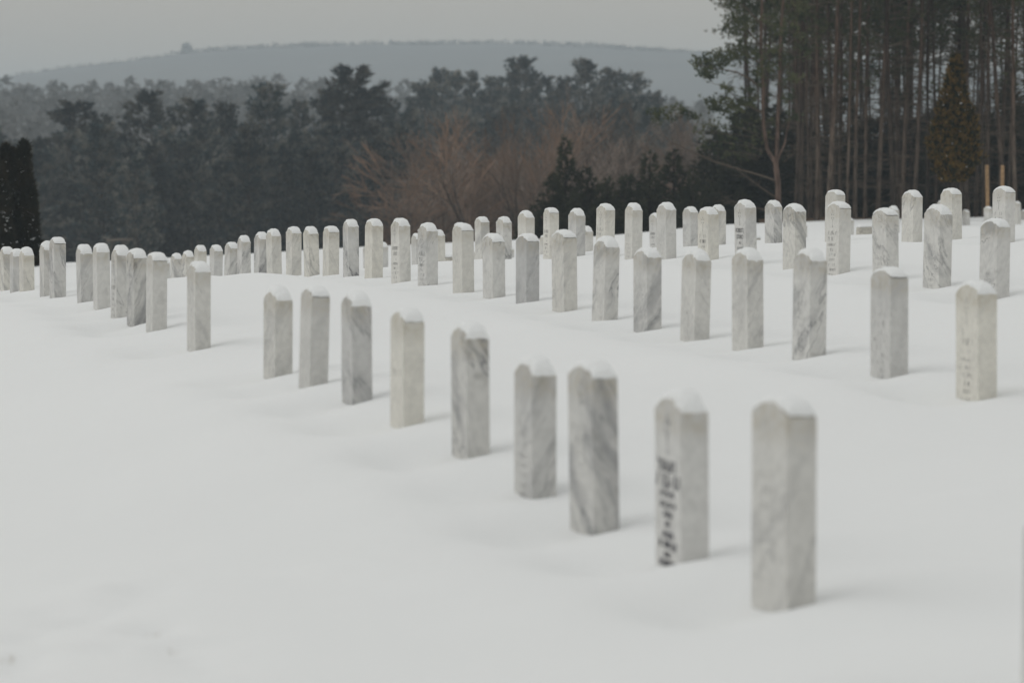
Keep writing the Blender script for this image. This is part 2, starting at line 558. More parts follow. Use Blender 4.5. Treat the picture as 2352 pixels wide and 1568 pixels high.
stones = []      # dicts
ctrl = []        # ground control points (X, Y, Z, weight)
SCOOP = 0.030
rng0 = random.Random(4)
for k, s in enumerate(ST):
    row, xl, xr, yt, yb, ye, ve, di, gr, le = s
    xc = (xl + xr) / 2
    d = ROWC[row] / (SLOPE + (xc - CX) / F)
    stones.append(dict(row=row, x=xc, yt=yt, yb=yb, d=d, col=(ye, ve, di, gr), let=le, w=xr - xl))
for xl, xr, yt, yb, d in FARST:
    stones.append(dict(row=9, x=(xl + xr) / 2, yt=yt, yb=yb, d=d, col=(rng0.random() * .5, rng0.random() * .4, rng0.randint(0, 1), .3), let='n', w=xr - xl))
for s in stones:
    if s['yb'] is not None:
        p = place(s['x'], s['yb'], s['d'])
        if s['d'] < 70:
            ctrl.append((p.x, p.y, p.z + SCOOP))
CREST = 92.0
for x, y in ((-300, 612), (75, 604), (170, 600), (470, 586), (640, 578), (800, 567), (1000, 556), (1200, 547), (1430, 539), (1640, 521), (1750, 517), (1900, 513), (2050, 513), (2200, 510), (2340, 504), (2700, 500)):
    p = place(x, y, CREST)
    ctrl.append(tuple(p))
for x, y, z in ((-2, 5, 0.03), (2, 5, 0.06), (-4, 9, 0.0), (6, 9, .12), (-8, 16, -0.1), (-12, 30, -.1), (10, 18, .45), (14, 30, .65), (-16, 60, -.6), (-1.2, 9.5, 0.03), (-2.2, 14, 0.0), (-3.8, 20, 0.0)):
    ctrl.append((x, y, z))
ctrl = np.array(ctrl)


def tps_fit(P, z, lam):
    n = len(P)
    d = np.linalg.norm(P[:, None] - P[None], axis=2)
    K = np.where(d > 0, d * d * np.log(d + 1e-9), 0) + lam * np.eye(n)
    A = np.zeros((n + 3, n + 3))
    Q = np.c_[np.ones(n), P]
    A[:n, :n] = K
    A[:n, n:] = Q
    A[n:, :n] = Q.T
    return np.linalg.solve(A, np.r_[z, 0, 0, 0])


SQ = np.array([1.0, 0.55])
W_ = tps_fit(ctrl[:, :2] * SQ, ctrl[:, 2], 0.8)


def z_near(X, Y):
    Y = np.clip(Y, 5.0, CREST)
    lim = np.maximum(9.0, Y * 0.24)
    X = np.clip(X, -lim, lim)
    sh = X.shape
    q = np.c_[X.ravel(), Y.ravel()] * SQ
    res = np.zeros(len(q))
    for i in range(0, len(q), 40000):
        d = np.linalg.norm(q[i:i + 40000, None] - (ctrl[:, :2] * SQ)[None], axis=2)
        res[i:i + 40000] = (np.where(d > 0, d * d * np.log(d + 1e-9), 0)) @ W_[:-3] + W_[-3] + q[i:i + 40000] @ W_[-2:]
    return res.reshape(sh)


def sstep(a, b, x):
    t = np.clip((x - a) / (b - a), 0, 1)
    return t * t * (3 - 2 * t)


DY = [92, 120, 160, 220, 320, 450, 650, 850, 1000, 1300, 2000, 8000]
DL = [0, -2.2, -6, -11, -12.5, -10, -4, 6, 10.5, 5, 2, 2]
DR = [0, -0.4, -1.2, -2.5, -5, -7, -4, 4, 6, 4, 2, 2]


def terrain(X, Y):
    X, Y = np.asarray(X, float), np.asarray(Y, float)
    Yc = np.maximum(Y, CREST)
    k = np.where(Y > CREST, CREST / Yc, 1.0)
    z = z_near(X * k, Y)
    u = X / np.maximum(Y, 1.0)
    wr = sstep(0.03, 0.085, u)
    drop = np.interp(Y, DY, DL) * (1 - wr) + np.interp(Y, DY, DR) * wr
    return z * np.where(Y > 300, np.exp(-(Y - 300) / 400), 1.0) + np.where(Y > CREST, drop, 0)


def zt(x, y):
    return float(terrain(np.array([x]), np.array([y]))[0])


# value noise for the snow surface
nrng = np.random.default_rng(11)
TAB = nrng.uniform(-1, 1, (64, 64))


def vnoise(X, Y, s):
    x, y = X / s, Y / s
    i, j = np.floor(x).astype(int), np.floor(y).astype(int)
    fx, fy = x - i, y - j
    fx, fy = fx ** 3 * (fx * (6 * fx - 15) + 10), fy ** 3 * (fy * (6 * fy - 15) + 10)
    g = lambda a, b: TAB[a % 64, b % 64]
    return (g(i, j) * (1 - fx) + g(i + 1, j) * fx) * (1 - fy) + (g(i, j + 1) * (1 - fx) + g(i + 1, j + 1) * fx) * fy


def grow(a, b, step0, ratio):
    r, x, s = [], a, step0
    sign = 1 if b > a else -1
    while (b - x) * sign > 0:
        x += s * sign
        s *= ratio
        r.append(x)
    return r


# ------------------------------------------------------------------ ground
xs = np.r_[sorted(grow(-16, -7000, 0.6, 1.16)), np.arange(-16, -9, 0.28), np.arange(-9, 9, 0.085), np.arange(9, 18, 0.28), grow(18, 7000, 0.6, 1.16)]
ys = np.r_[sorted(grow(6, -400, 0.5, 1.3)), np.arange(6, 15, 0.07), np.arange(15, 33, 0.11), np.arange(33, 62, 0.2), np.arange(62, 130, 0.6), grow(130, 7000, 1.0, 1.07)]
GX, GY = np.meshgrid(xs, ys)
GZ = terrain(GX, GY)
near = 1 - sstep(60, 110, GY)
GZ += near * (0.030 * vnoise(GX, GY, 3.1) + 0.014 * vnoise(GX + 40, GY * 0.8, 1.3) + 0.0055 * vnoise(GX, GY, 0.5))
GZ += (1 - near) * 0.12 * vnoise(GX, GY, 7.0)
# wind scoops round the stones: a hollow on the windward (left) side, a low tail of drift behind
for s in stones:
    if s['d'] > 70:
        continue
    px, py = ray(s['x'], 600)[0] * s['d'], s['d']
    s['X'], s['Y'] = px, py
    i0, i1 = np.searchsorted(xs, [px - 1.8, px + 1.8])
    j0, j1 = np.searchsorted(ys, [py - 2.2, py + 2.2])
    x, y = GX[j0:j1, i0:i1] - px, GY[j0:j1, i0:i1] - py
    c, sn = math.cos(math.atan(SLOPE)), math.sin(math.atan(SLOPE))
    a = -x * sn + y * c            # along the row
    b = x * c + y * sn             # across, + = behind the stone
    k = rng0.uniform(0.6, 1.5)
    hol = -SCOOP * np.exp(-(a / 0.30) ** 2 - (b / 0.16) ** 2)
    hol += -0.085 * k * np.exp(-((a + rng0.uniform(-.12, .12)) / 0.36) ** 2 - ((b + 0.30) / 0.21) ** 2)
    hol += 0.016 * k * np.exp(-(a / 0.45) ** 2 - ((b + 0.78) / 0.30) ** 2)
    hol += 0.016 * k * np.exp(-((a - .05) / 0.26) ** 2 - ((b - 0.55) / 0.32) ** 2)
    hol += -(1.25 / s['d']) * (a + .05) * np.exp(-(a / .40) ** 2 - (b / .30) ** 2)
    GZ[j0:j1, i0:i1] += hol
# settle the snow exactly to the measured foot of every stone
def surf(x, y):
    """height of the built ground (bilinear)"""
    i = int(np.clip(np.searchsorted(xs, x) - 1, 0, len(xs) - 2))
    j = int(np.clip(np.searchsorted(ys, y) - 1, 0, len(ys) - 2))
    fx = (x - xs[i]) / (xs[i + 1] - xs[i])
    fy = (y - ys[j]) / (ys[j + 1] - ys[j])
    return float((GZ[j, i] * (1 - fx) + GZ[j, i + 1] * fx) * (1 - fy) + (GZ[j + 1, i] * (1 - fx) + GZ[j + 1, i + 1] * fx) * fy)


for it in range(2):
    for s in stones:
        if s['yb'] is None or s['d'] > 60:
            continue
        e = place(s['x'], s['yb'], s['d']).z - surf(s['X'], s['Y'])
        i0, i1 = np.searchsorted(xs, [s['X'] - 2.4, s['X'] + 2.4])
        j0, j1 = np.searchsorted(ys, [s['Y'] - 2.4, s['Y'] + 2.4])
        GZ[j0:j1, i0:i1] += e * np.exp(-((GX[j0:j1, i0:i1] - s['X']) ** 2 + (GY[j0:j1, i0:i1] - s['Y']) ** 2) / .85 ** 2)
# drift lips and prints in the foreground
for x0, y0, x1, y1, h in ((90, 1392, 300, 1345, .026), (690, 1345, 840, 1330, .028), (840, 1338, 1300, 1352, .009), (2050, 1258, 2300, 1245, .016), (440, 1352, 690, 1352, .009)):
    d0 = EYE / -ray(x0, y0)[1]
    d1 = EYE / -ray(x1, y1)[1]
    A, B = place(x0, y0, d0), place(x1, y1, d1)
    L = math.hypot(B.x - A.x, B.y - A.y)
    ux, uy = (B.x - A.x) / L, (B.y - A.y) / L
    al = (GX - A.x) * ux + (GY - A.y) * uy
    ac = -(GX - A.x) * uy + (GY - A.y) * ux + 0.05 * np.sin(al * 7 + x0)
    en = np.exp(-((al - L / 2) / (L * 0.55)) ** 4)
    GZ += h * en * (1 - sstep(-0.06, 0.05, ac)) * np.exp(-np.clip(-ac, 0, 9) / 0.35)
PRINTS = ((120, 1415, .02), (150, 1440, .022), (210, 1430, .02), (255, 1500, .02), (60, 1470, .03), (35, 1545, .03), (300, 1405, .018), (500, 1500, .012), (327, 1380, .030), (338, 1452, .025), (360, 1464, .03), (402, 1502, .03), (428, 1530, .02), (20, 1520, .05), (452, 1556, .02))
for x0, y0, h in PRINTS:
    p = place(x0, y0, EYE / -ray(x0, y0)[1])
    r2 = ((GX - p.x) / .06) ** 2 + ((GY - p.y) / .09) ** 2
    GZ -= 1.7 * h * np.exp(-r2)
lit = np.zeros_like(GZ)
u = GX / np.maximum(GY, 1)
lit = np.maximum(lit, sstep(100, 112, GY) * sstep(0.05, 0.075, u) * 0.9)
lit = np.maximum(lit, sstep(112, 150, GY) * 0.62)
lit = np.maximum(lit, sstep(190, 240, GY) * 0.9)  # dark tone painted in for shaded snow under the valley woods
lit = np.maximum(lit, 0.66 * np.exp(-((GX - 14.2) / 2.6) ** 2 - ((GY - 93) / 4) ** 2))
lit *= (GY > 20)
ny, nx = GZ.shape
idx = np.arange(nx * ny).reshape(ny, nx)
q = np.stack([idx[:-1, :-1], idx[:-1, 1:], idx[1:, 1:], idx[1:, :-1]], axis=-1).reshape(-1, 4)
me = bpy.data.meshes.new('ground')
me.vertices.add(nx * ny)
me.vertices.foreach_set('co', np.stack([GX, GY, GZ], -1).ravel())
me.loops.add(q.size)
me.loops.foreach_set('vertex_index', q.ravel())
me.polygons.add(len(q))
me.polygons.foreach_set('loop_start', np.arange(0, q.size, 4))
me.polygons.foreach_set('use_smooth', np.ones(len(q), bool))
me.update(calc_edges=True)
la = me.attributes.new('litter_shade', 'FLOAT', 'POINT')
la.data.foreach_set('value', lit.ravel())
me.materials.append(M['ground'])
g = bpy.data.objects.new('ground', me)
COL.objects.link(g)
tag(g, 'smooth snow covered cemetery ground falling away to wooded valley', kind='structure')


# ------------------------------------------------------------------ far hill
hp = np.array([(-2600, 330), (-1200, 265), (-400, 225), (0, 188), (60, 176), (150, 160), (250, 147), (330, 135), (430, 119), (560, 110), (700, 104), (900, 99), (1050, 96), (1200, 99), (1350, 104), (1500, 110), (1620, 117), (2000, 140), (2400, 175), (3200, 240), (5200, 330)], float)
HD = 2700.0


def hill_z(X, Y):
    px = X / HD * F + CX
    top = (YH - np.interp(px, hp[:, 0], hp[:, 1])) / F * HD + EYE - 4.6
    prof = sstep(1500, HD, Y) * (1 - 0.75 * sstep(HD, 4600, Y))
    return -4 + (top + 4) * prof + 1.6 * vnoise(X, Y, 60) * prof


hx = np.linspace(-1500, 1700, 160)
hy = np.r_[np.linspace(1450, 2700, 40), np.linspace(2760, 4700, 20)]
HX, HY = np.meshgrid(hx, hy)
HZ = hill_z(HX, HY)
hv = np.stack([HX, HY, HZ], -1).reshape(-1, 3)
hidx = np.arange(len(hv)).reshape(len(hy), len(hx))
hq = np.stack([hidx[:-1, :-1], hidx[:-1, 1:], hidx[1:, 1:], hidx[1:, :-1]], axis=-1).reshape(-1, 4)
me = bpy.data.meshes.new('hill')
me.from_pydata(hv.tolist(), [], hq.tolist())
me.polygons.foreach_set('use_smooth', [True] * len(hq))
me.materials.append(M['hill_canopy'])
hill = bpy.data.objects.new('hill', me)
COL.objects.link(hill)
tag(hill, 'long low wooded hill fading into haze on the horizon', kind='structure')

rg = np.random.default_rng(5)
b = MB()
for n, ya, yb, size, rmin, rmax in ((7000, 2600, 2790, 1.8, 0.9, 2.0),):
    hxp = rg.uniform(-900, 1150, n)
    hyp = rg.uniform(ya, yb, n)
    cl = np.stack([hxp, hyp, hill_z(hxp, hyp)], -1)
    cen = np.repeat(cl, 5, axis=0)
    rad = np.repeat(rg.uniform(rmin, rmax, n), 5)[:, None]
    cen = cen + unit(rg, len(cen)) * rad + np.c_[np.zeros(len(cen)), np.zeros(len(cen)), 0.9 * rad[:, 0]]
    b.tris(sprays(rg, cen, unit(rg, len(cen)) * [1, 1, .4] + [0, 0, .6], size, size * .8, 1 if size > 5 else 2))
# the one tree that stands above the ridge line
tx = (432 - CX) / F * HD
c2 = np.array([tx, HD, float(hill_z(np.array([tx]), np.array([HD]))[0]) + 7.5]) + unit(rg, 140) * [4.5, 4.5, 5.0] * rg.uniform(0.3, 1, (140, 1))
b.tris(sprays(rg, c2, unit(rg, 140), 3.0, 2.2, 2))
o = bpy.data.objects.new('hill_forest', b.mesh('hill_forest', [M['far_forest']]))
COL.objects.link(o)
tag(o, 'hazy bare woodland covering the far hill', 'woodland', kind='stuff')


# ------------------------------------------------------------------ trees: builders
def far_tree_tris(r, H, Rad, n, size):
    """simple far conifer or dome crown as a cloud of sprays, base at the origin"""
    t = r.beta(1.2, 1.0, n)
    z = H * (0.15 + 0.85 * t)
    prof = np.sqrt(np.clip(1 - t ** 2.0, 0, 1)) * (0.55 + 0.45 * np.sin(t * 17 + r.uniform(0, 6))) + 0.07
    a = r.uniform(0, 2 * math.pi, n)
    rr = Rad * prof * np.sqrt(r.uniform(0.2, 1, n))
    c = np.stack([rr * np.cos(a), rr * np.sin(a), z], -1)
    o = np.stack([np.cos(a), np.sin(a), np.full(n, 0.5)], -1)
    return sprays(r, c, o, size, size * 0.6, 1)


rf = np.random.default_rng(8)
bf = MB()
protos = [far_tree_tris(rf, 1.0, 0.24 + 0.05 * (i % 3), 260, 0.085) for i in range(6)]


def far_tree(x, y, H, wid=1.0):
    a = rf.uniform(0, 6.28)
    p = protos[rf.integers(6)]
    c, s = math.cos(a), math.sin(a)
    m = np.array([[c, -s, 0], [s, c, 0], [0, 0, 1]])
    q_ = (p.reshape(-1, 3) @ m.T) * [H * wid, H * wid, H] + [x, y, zt(x, y) - 0.4]
    bf.tris(q_.reshape(-1, 3, 3))


for _ in range(430):
    y = rf.uniform(560, 1120)
    px = rf.uniform(-350, 1620)
    far_tree((px - CX) / F * y, y, rf.uniform(10, 15) + (2.5 if px < 800 else 0), rf.uniform(0.9, 1.4))
for px, py in ((-30, 180), (15, 175), (75, 195), (150, 192), (215, 186), (255, 190), (300, 176), (345, 182), (395, 188), (440, 183), (520, 178), (560, 186), (600, 174), (640, 172), (700, 182), (745, 180), (790, 190), (880, 186), (930, 184)):
    y = rf.uniform(950, 1020)
    x = (px - CX) / F * y
    top = (YH - py) / F * y + EYE
    far_tree(x, y, max(8, top - zt(x, y)), 1.1)
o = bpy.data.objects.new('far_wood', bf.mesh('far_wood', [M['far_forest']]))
COL.objects.link(o)
tag(o, 'pale blue hazy wood on the low ridge behind the dark pines', 'woodland', kind='stuff')


def white_pine(seed, H=20.0, dome=0.6, spread=3.0, ragged=0.5):
    """trunk mesh, crown mesh"""
    r = random.Random(seed)
    rn = np.random.default_rng(seed)
    tb, cb = MB(), MB()
    pts, rad = [], []
    x = y = 0
    for i in range(9):
        t = i / 8
        pts.append((x, y, -0.4 + t * (H + 0.2)))
        rad.append(0.26 * (1 - t) + 0.03)
        x += r.uniform(-.12, .12)
        y += r.uniform(-.12, .12)
    tb.tube(pts, rad, 7)
    z = H * 0.27
    cen, odr = [], []
    while z < H * 0.985:
        t = (z / H - 0.15) / 0.85
        for k in range(r.randint(3, 5)):
            a = r.uniform(0, 6.283)
            prof = (1 - t ** 3.2) ** 0.65 * (0.62 + 0.38 * min(1, t * 2.0))
            L = spread * prof * r.uniform(0.55, 1.0 + 0.35 * ragged) + 0.25
            up = 0.10 + 0.55 * t + r.uniform(-.1, .12)
            p0 = Vector((0, 0, z))
            dr = Vector((math.cos(a), math.sin(a), up)).normalized()
            tip = p0 + dr * L
            cb.prism(p0, tip, 0.05, 0.012, 3, 1)
            m = int(6 + 11 * L / spread)
            for j in range(m):
                f = r.uniform(0.28, 1.04)
                c = p0 + dr * (L * f)
                wd = 0.30 * L * (1.1 - 0.4 * f)
                c += Vector((r.gauss(0, wd * .6), r.gauss(0, wd * .6), r.gauss(0.10, 0.13)))
                cen.append(c)
                odr.append((math.cos(a) * .8, math.sin(a) * .8, 0.75))
        z += H * r.uniform(0.022, 0.040) * (1.15 - 0.5 * t)
    cb.tris(sprays(rn, np.array([tuple(c) for c in cen]), np.array(odr), 0.50, 0.16, 7, spread=0.75), 0)
    return tb.mesh('white_pine_trunk', [M['bark_wood']], True), cb.mesh('white_pine_crown', [M['needle_white'], M['bark_wood']])


def bare_tree(seed, H=9.0, fork=0.25, wide=0.55, levels=5, mat='twig_brown'):
    r = random.Random(seed)
    tb, cb = MB(), MB()

    def go(p, d, L, rad, lv):
        segs = 3 if lv < 3 else 2
        q = Vector(p)
        dd = d.copy()
        for s in range(segs):
            dd = (dd + Vector((r.gauss(0, .17), r.gauss(0, .17), r.gauss(0.07 if lv < 2 else -0.02, .09)))).normalized()
            q2 = q + dd * (L / segs)
            r0 = rad * (1 - 0.35 * s / segs)
            r1 = rad * (1 - 0.35 * (s + 1) / segs)
            if lv <= 1:
                tb.prism(q, q2, r0, r1, 6)
            else:
                cb.prism(q, q2, max(r0, 0.013), max(r1, 0.011), 3, 0 if lv >= 3 else 1)
            if lv >= 1 and lv < levels and s < segs - 1 or (lv == 0 and s == 1):
                side(q2, dd, L, r1, lv)
            q = q2
        if lv < levels:
            for k in range(r.choice((2, 3))):
                side(q, dd, L, rad * .65, lv, tight=True)

    def side(q, dd, L, rad, lv, tight=False):
        ax = Vector((r.gauss(0, 1), r.gauss(0, 1), r.gauss(0, .4))).normalized()
        sp_ = wide * (0.85 if tight else 1.3) * r.uniform(.6, 1.25)
        nd = (dd + ax * sp_).normalized()
        go(q, nd, L * r.uniform(.55, .8), rad * r.uniform(.55, .74), lv + 1)
    go(Vector((0, 0, -0.3)), Vector((r.gauss(0, .05), r.gauss(0, .05), 1)).normalized(), H * (0.30 + fork * .2), H * 0.0145, 0)
    zmax = max(v[2] for v in cb.v)
    k = H / zmax
    for bb in (tb, cb):
        bb.v = [(v[0] * k, v[1] * k, v[2] * k) for v in bb.v]
    return tb.mesh('bare_tree_trunk', [M['bark_bare']], True), cb.mesh('bare_tree_twigs', [M[mat], M['bark_bare']])


def grove_pine(seed, H=13.0, r0=0.10, z_fol=4.4, dense=1.0):
    """slender pine of a close stand: bare trunk, dead lower branches, needles above"""
    r = random.Random(seed)
    rn = np.random.default_rng(seed)
    tb, db, cb = MB(), MB(), MB()
    pts, rad = [], []
    x = y = 0.0
    vx, vy = r.gauss(0, .035), r.gauss(0, .035)
    for i in range(14):
        t = i / 13
        pts.append((x, y, -0.3 + t * H))
        rad.append(r0 * (1 - 0.85 * t) + 0.012 + (0.03 if i == 0 else 0))
        vx += r.gauss(0, .018)
        vy += r.gauss(0, .018)
        x += vx * H / 13 * 0.7
        y += vy * H / 13 * 0.7
    tb.tube(pts, rad, 8)

    def axis(z):
        t = min(max((z + .3) / H * 13, 0), 12.999)
        i = int(t)
        return Vector(pts[i]).lerp(Vector(pts[i + 1]), t - i)
    for k in range(26):
        z = r.uniform(0.6, 6.8)
        a = r.uniform(0, 6.283)
        L = r.uniform(0.3, 1.5)
        p = axis(z)
        for s in range(2):
            q = p + Vector((math.cos(a), math.sin(a), r.uniform(-.25, .30))).normalized() * (L / 2)
            db.prism(p, q, 0.014 - 0.004 * s, 0.010 - 0.004 * s, 3)
            for j in range(2):
                e = q + Vector((math.cos(a) + r.gauss(0, .8), math.sin(a) + r.gauss(0, .8), r.gauss(0, .4))).normalized() * (L * .4)
                db.prism(q, e, 0.008, 0.004, 3)
            p = q
            a += r.gauss(0, .25)
    cen, odr = [], []
    z = z_fol
    while z < H - 0.3:
        t = (z - z_fol) / (H - z_fol)
        a = r.uniform(0, 6.283)
        L = (0.7 + 1.5 * math.sin(min(1, t * 1.5 + 0.15) * math.pi) ** 0.6) * r.uniform(.5, 1.1)
        p0 = axis(z)
        dr = Vector((math.cos(a), math.sin(a), r.uniform(0.0, 0.5))).normalized()
        cb.prism(p0, p0 + dr * L, 0.022, 0.007, 3, 1)
        for cl_ in range(r.randint(2, 4)):
            f = r.uniform(.4, 1.05)
            cc = p0 + dr * (L * f) + Vector((r.gauss(0, .15), r.gauss(0, .15), r.gauss(.05, .08)))
            rad_ = r.uniform(.16, .34) * (1 if z < 9.5 else 1.8)
            for j in range(int(9 * dense * (1 if z < 9.5 else 2.2))):
                v = Vector((r.gauss(0, .6), r.gauss(0, .6), r.gauss(0, .4)))
                cen.append(tuple(cc + v * rad_))
                odr.append((math.cos(a) * .4, math.sin(a) * .4, .7))
        z += r.uniform(0.10, 0.26)
    cb.tris(sprays(rn, np.array(cen), np.array(odr), 0.13, 0.040, 6, spread=0.9), 0)
    return (tb.mesh('grove_trunk', [M['bark_pine']], True), db.mesh('grove_dead_branches', [M['twig_dead']]),
            cb.mesh('grove_crown', [M['needle_grove'], M['twig_dead']]))


def bushy_conifer(seed, H=4.0, Rad=1.6, n=1500, mat='needle_dark', size=0.22):
    """young evergreen with branches to the ground and several leaders"""
    r = random.Random(seed)
    rn = np.random.default_rng(seed)
    tb, cb = MB(), MB()
    tb.tube([(0, 0, -.3), (0.05, 0, H * .5), (0, 0.05, H * .97)], [0.09, 0.05, 0.01], 6)
    cen, odr = [], []
    lead = [(0, 0, 1.0, 1.0)] + [(r.gauss(0, Rad * .45), r.gauss(0, Rad * .45), r.uniform(.5, .85), r.uniform(.4, .7)) for _ in range(4)]
    for i in range(n):
        lx, ly, lh, lr = lead[i % len(lead)] if r.random() < .8 else lead[0]
        t = r.betavariate(1.1, 1.5)
        z = H * lh * (0.03 + .97 * t)
        a = r.uniform(0, 6.283)
        tier = 0.72 + 0.28 * math.sin(z * 7 + a * 2 + seed)
        rr = Rad * lr * (1 - t) ** 0.75 * tier * math.sqrt(r.uniform(.25, 1)) + .04
        cen.append((lx + rr * math.cos(a), ly + rr * math.sin(a), z))
        odr.append((math.cos(a), math.sin(a), .5))
    for i in range(40):
        lx, ly, lh, lr = r.choice(lead)
        z = H * lh * r.uniform(.1, .8)
        a = r.uniform(0, 6.283)
        cb.prism((lx, ly, z), (lx + math.cos(a) * Rad * lr * .7, ly + math.sin(a) * Rad * lr * .7, z + .2), .02, .008, 3, 1)
    cb.tris(sprays(rn, np.array(cen), np.array(odr), size, size * .3, 7, spread=.8), 0)
    return tb.mesh('young_conifer_trunk', [M['bark_grey']], True), cb.mesh('young_conifer_crown', [M[mat], M['twig_dead']])


def put_tree(name, parts, x, y, H, label, cat='tree', group=None, s=1.0, wid=1.0, rz=None, z=None):
    root = empty(name, (x, y, zt(x, y) if z is None else z), random.Random(int(x * 977 + y * 31)).uniform(0, 6.28) if rz is None else rz)
    tag(root, label, cat, group)
    for nm, mesh in parts:
        c_ = child(nm, mesh, root, scale=(s * wid, s * wid, s))
        if nm in ('dead_branches', 'crown', 'twigs'):
            c_['kind'] = 'stuff'
    return root


# ------------------------------------------------------------------ the dark pine wood across the valley
WP = [white_pine(21, 20, spread=3.5, ragged=.2), white_pine(22, 20, spread=3.0, ragged=.6), white_pine(23, 20, spread=3.9, ragged=.4),
      white_pine(24, 20, spread=2.4, ragged=.5), white_pine(25, 20, spread=3.0, ragged=1.0)]
BT = [bare_tree(31, 9, wide=.44, levels=4), bare_tree(32, 9, wide=.52, levels=4), bare_tree(33, 9, wide=.42, fork=.6, levels=4), bare_tree(34, 9, wide=.6, mat='twig_grey', levels=4), bare_tree(35, 9, wide=.7, mat='twig_grey', levels=4)]
BT5 = [bare_tree(36, 9, wide=.55), bare_tree(37, 9, wide=.65, mat='twig_grey'), bare_tree(38, 9, wide=.6)]


def pine_at(px, py, d, label, group, var, wid=1.0):
    x = (px - CX) / F * d
    top = (YH - py) / F * d + EYE
    H = top - zt(x, d)
    tr, cr = WP[var]
    return put_tree('pine_tree', (('trunk', tr), ('crown', cr)), x, d, H, label, 'tree', group, H / 20.0, wid)


SKY = [
 (-20, 300, 300, 4, 1.2, 'broad hazy pine at the left edge above the dark hedge'),
 (175, 245, 285, 2, 1.25, 'flat-topped pine with layered boughs, leftmost on the wood skyline'),
 (235, 275, 295, 4, 1.0, 'lower pine just right of the flat-topped pine'),
 (345, 222, 290, 0, 1.2, 'round domed pine second from the left on the wood skyline'),
 (450, 240, 290, 2, 1.1, 'wide pine between the round dome and the spiky pine'),
 (515, 245, 300, 1, 0.9, 'narrow dark pine left of the spiky pine'),
 (616, 203, 295, 1, 1.05, 'spiky pointed pine rising from the middle of the wood skyline'),
 (690, 240, 300, 3, 0.8, 'slim pine in the dip beside the spiky pine'),
 (760, 215, 295, 4, 1.0, 'pine leaning against the largest round crown'),
 (812, 166, 290, 0, 1.35, 'largest round-crowned pine near the middle of the wood'),
 (850, 215, 300, 2, .95, 'pine on the right shoulder of the largest round crown'),
 (965, 200, 430, 1, 1.1, 'blue hazy pine with feathered left side'),
 (1015, 165, 430, 4, 1.0, 'hazy twin-topped pine behind the brown trees'),
 (1045, 175, 440, 2, 1.0, 'hazy pine right of the twin-topped pine'),
 (1085, 172, 445, 3, .85, 'thin hazy pine before the tall pointed pine'),
 (1130, 185, 440, 1, 1.1, 'hazy pine low between two taller tops'),
 (1200, 140, 430, 1, 1.15, 'tall pointed hazy pine highest behind the brown trees'),
 (1255, 185, 445, 0, 1.0, 'hazy pine right of the tall pointed pine'),
 (1300, 185, 440, 4, 1.0, 'hazy pine in the gap between the two high tops'),
 (1345, 148, 430, 2, 1.05, 'high hazy pine second of the two tall tops'),
 (1400, 168, 440, 0, 1.1, 'round hazy pine sloping down to the right'),
 (1450, 178, 450, 2, 1.1, 'last broad hazy pine before the grove on the right'),
 (1500, 215, 455, 4, 1.0, 'low hazy pine nearest the grove on the right'),
]
for px, py, d, var, wid, lab in SKY:
    pine_at(px, py, d, lab, 'pines on the wood skyline', var, wid)
rw = random.Random(77)
for i in range(60):
    px = -90 + i * 17.5 + rw.uniform(-9, 9)
    d = rw.uniform(235, 285)
    pine_at(px, rw.uniform(290, 400) + (35 if px < 120 else 0), d, 'dark pine lost in the mass of the wood across the valley', 'pines filling the dark wood', rw.randrange(5), rw.uniform(.95, 1.35))
for i in range(26):
    px = 900 + i * 27 + rw.uniform(-9, 9)
    d = rw.uniform(330, 420)
    pine_at(px, rw.uniform(215, 330), d, 'hazy pine lost in the mass behind the brown bare trees', 'pines behind the bare trees', rw.randrange(5), rw.uniform(.95, 1.3))
for i in range(0):
    px = -40 + i * 104 + rw.uniform(-18, 18)
    d = rw.uniform(222, 240)
    x = (px - CX) / F * d
    tr, cr = BT[rw.choice((3, 4))]
    top = (YH - rw.uniform(330, 470)) / F * d + EYE
    H = top - zt(x, d)
    put_tree('bare_tree', (('trunk', tr), ('twigs', cr)), x, d, H, 'bare grey-brown tree standing along the front of the dark wood', 'tree', 'bare trees along the dark wood', H / 9.0)

# ------------------------------------------------------------------ brown bare trees in the middle
BARE = [
 (895, 350, 150, 1, 'low russet bare tree leftmost of the brown clump'), (955, 300, 152, 0, 'russet bare tree with arching crown left in the brown clump'),
 (1005, 330, 158, 2, 'thin bare tree beside the arching russet tree'), (1060, 290, 160, 1, 'bare tree with steep limbs left of the orange-brown crown'),
 (1110, 238, 150, 0, 'tall orange-brown bare tree in the middle of the clump'), (1165, 245, 155, 2, 'bare tree with many upright limbs, middle of the brown clump'),
 (1215, 255, 158, 1, 'bare tree right of the upright-limbed tree'), (1268, 262, 165, 3, 'grey-brown bare tree behind the dark young evergreens'),
 (1312, 195, 158, 2, 'tallest slender bare tree with dark leaning trunk'), (1365, 235, 170, 4, 'wide grey-brown bare tree below the hazy pines'),
 (1415, 225, 175, 0, 'brown bare tree above the dark evergreen clump'), (1460, 240, 172, 3, 'pale brown bare tree toward the grove'),
 (1505, 235, 165, 4, 'bare tree next to the leaning pine boughs'), (1550, 240, 170, 1, 'bare tree just left of the grove edge'),
 (1595, 240, 168, 3, 'bare tree behind the left edge of the grove'), (1640, 255, 172, 4, 'bare tree seen through the forked pine boughs'),
]
for px, py, d, var, lab in BARE:
    x = (px - CX) / F * d
    H = (YH - py) / F * d + EYE - zt(x, d)
    tr, cr = BT[var]
    put_tree('bare_tree', (('trunk', tr), ('twigs', cr)), x, d, H, lab, 'tree', 'brown bare trees beyond the snow crest', H / 9.0, 0.85)
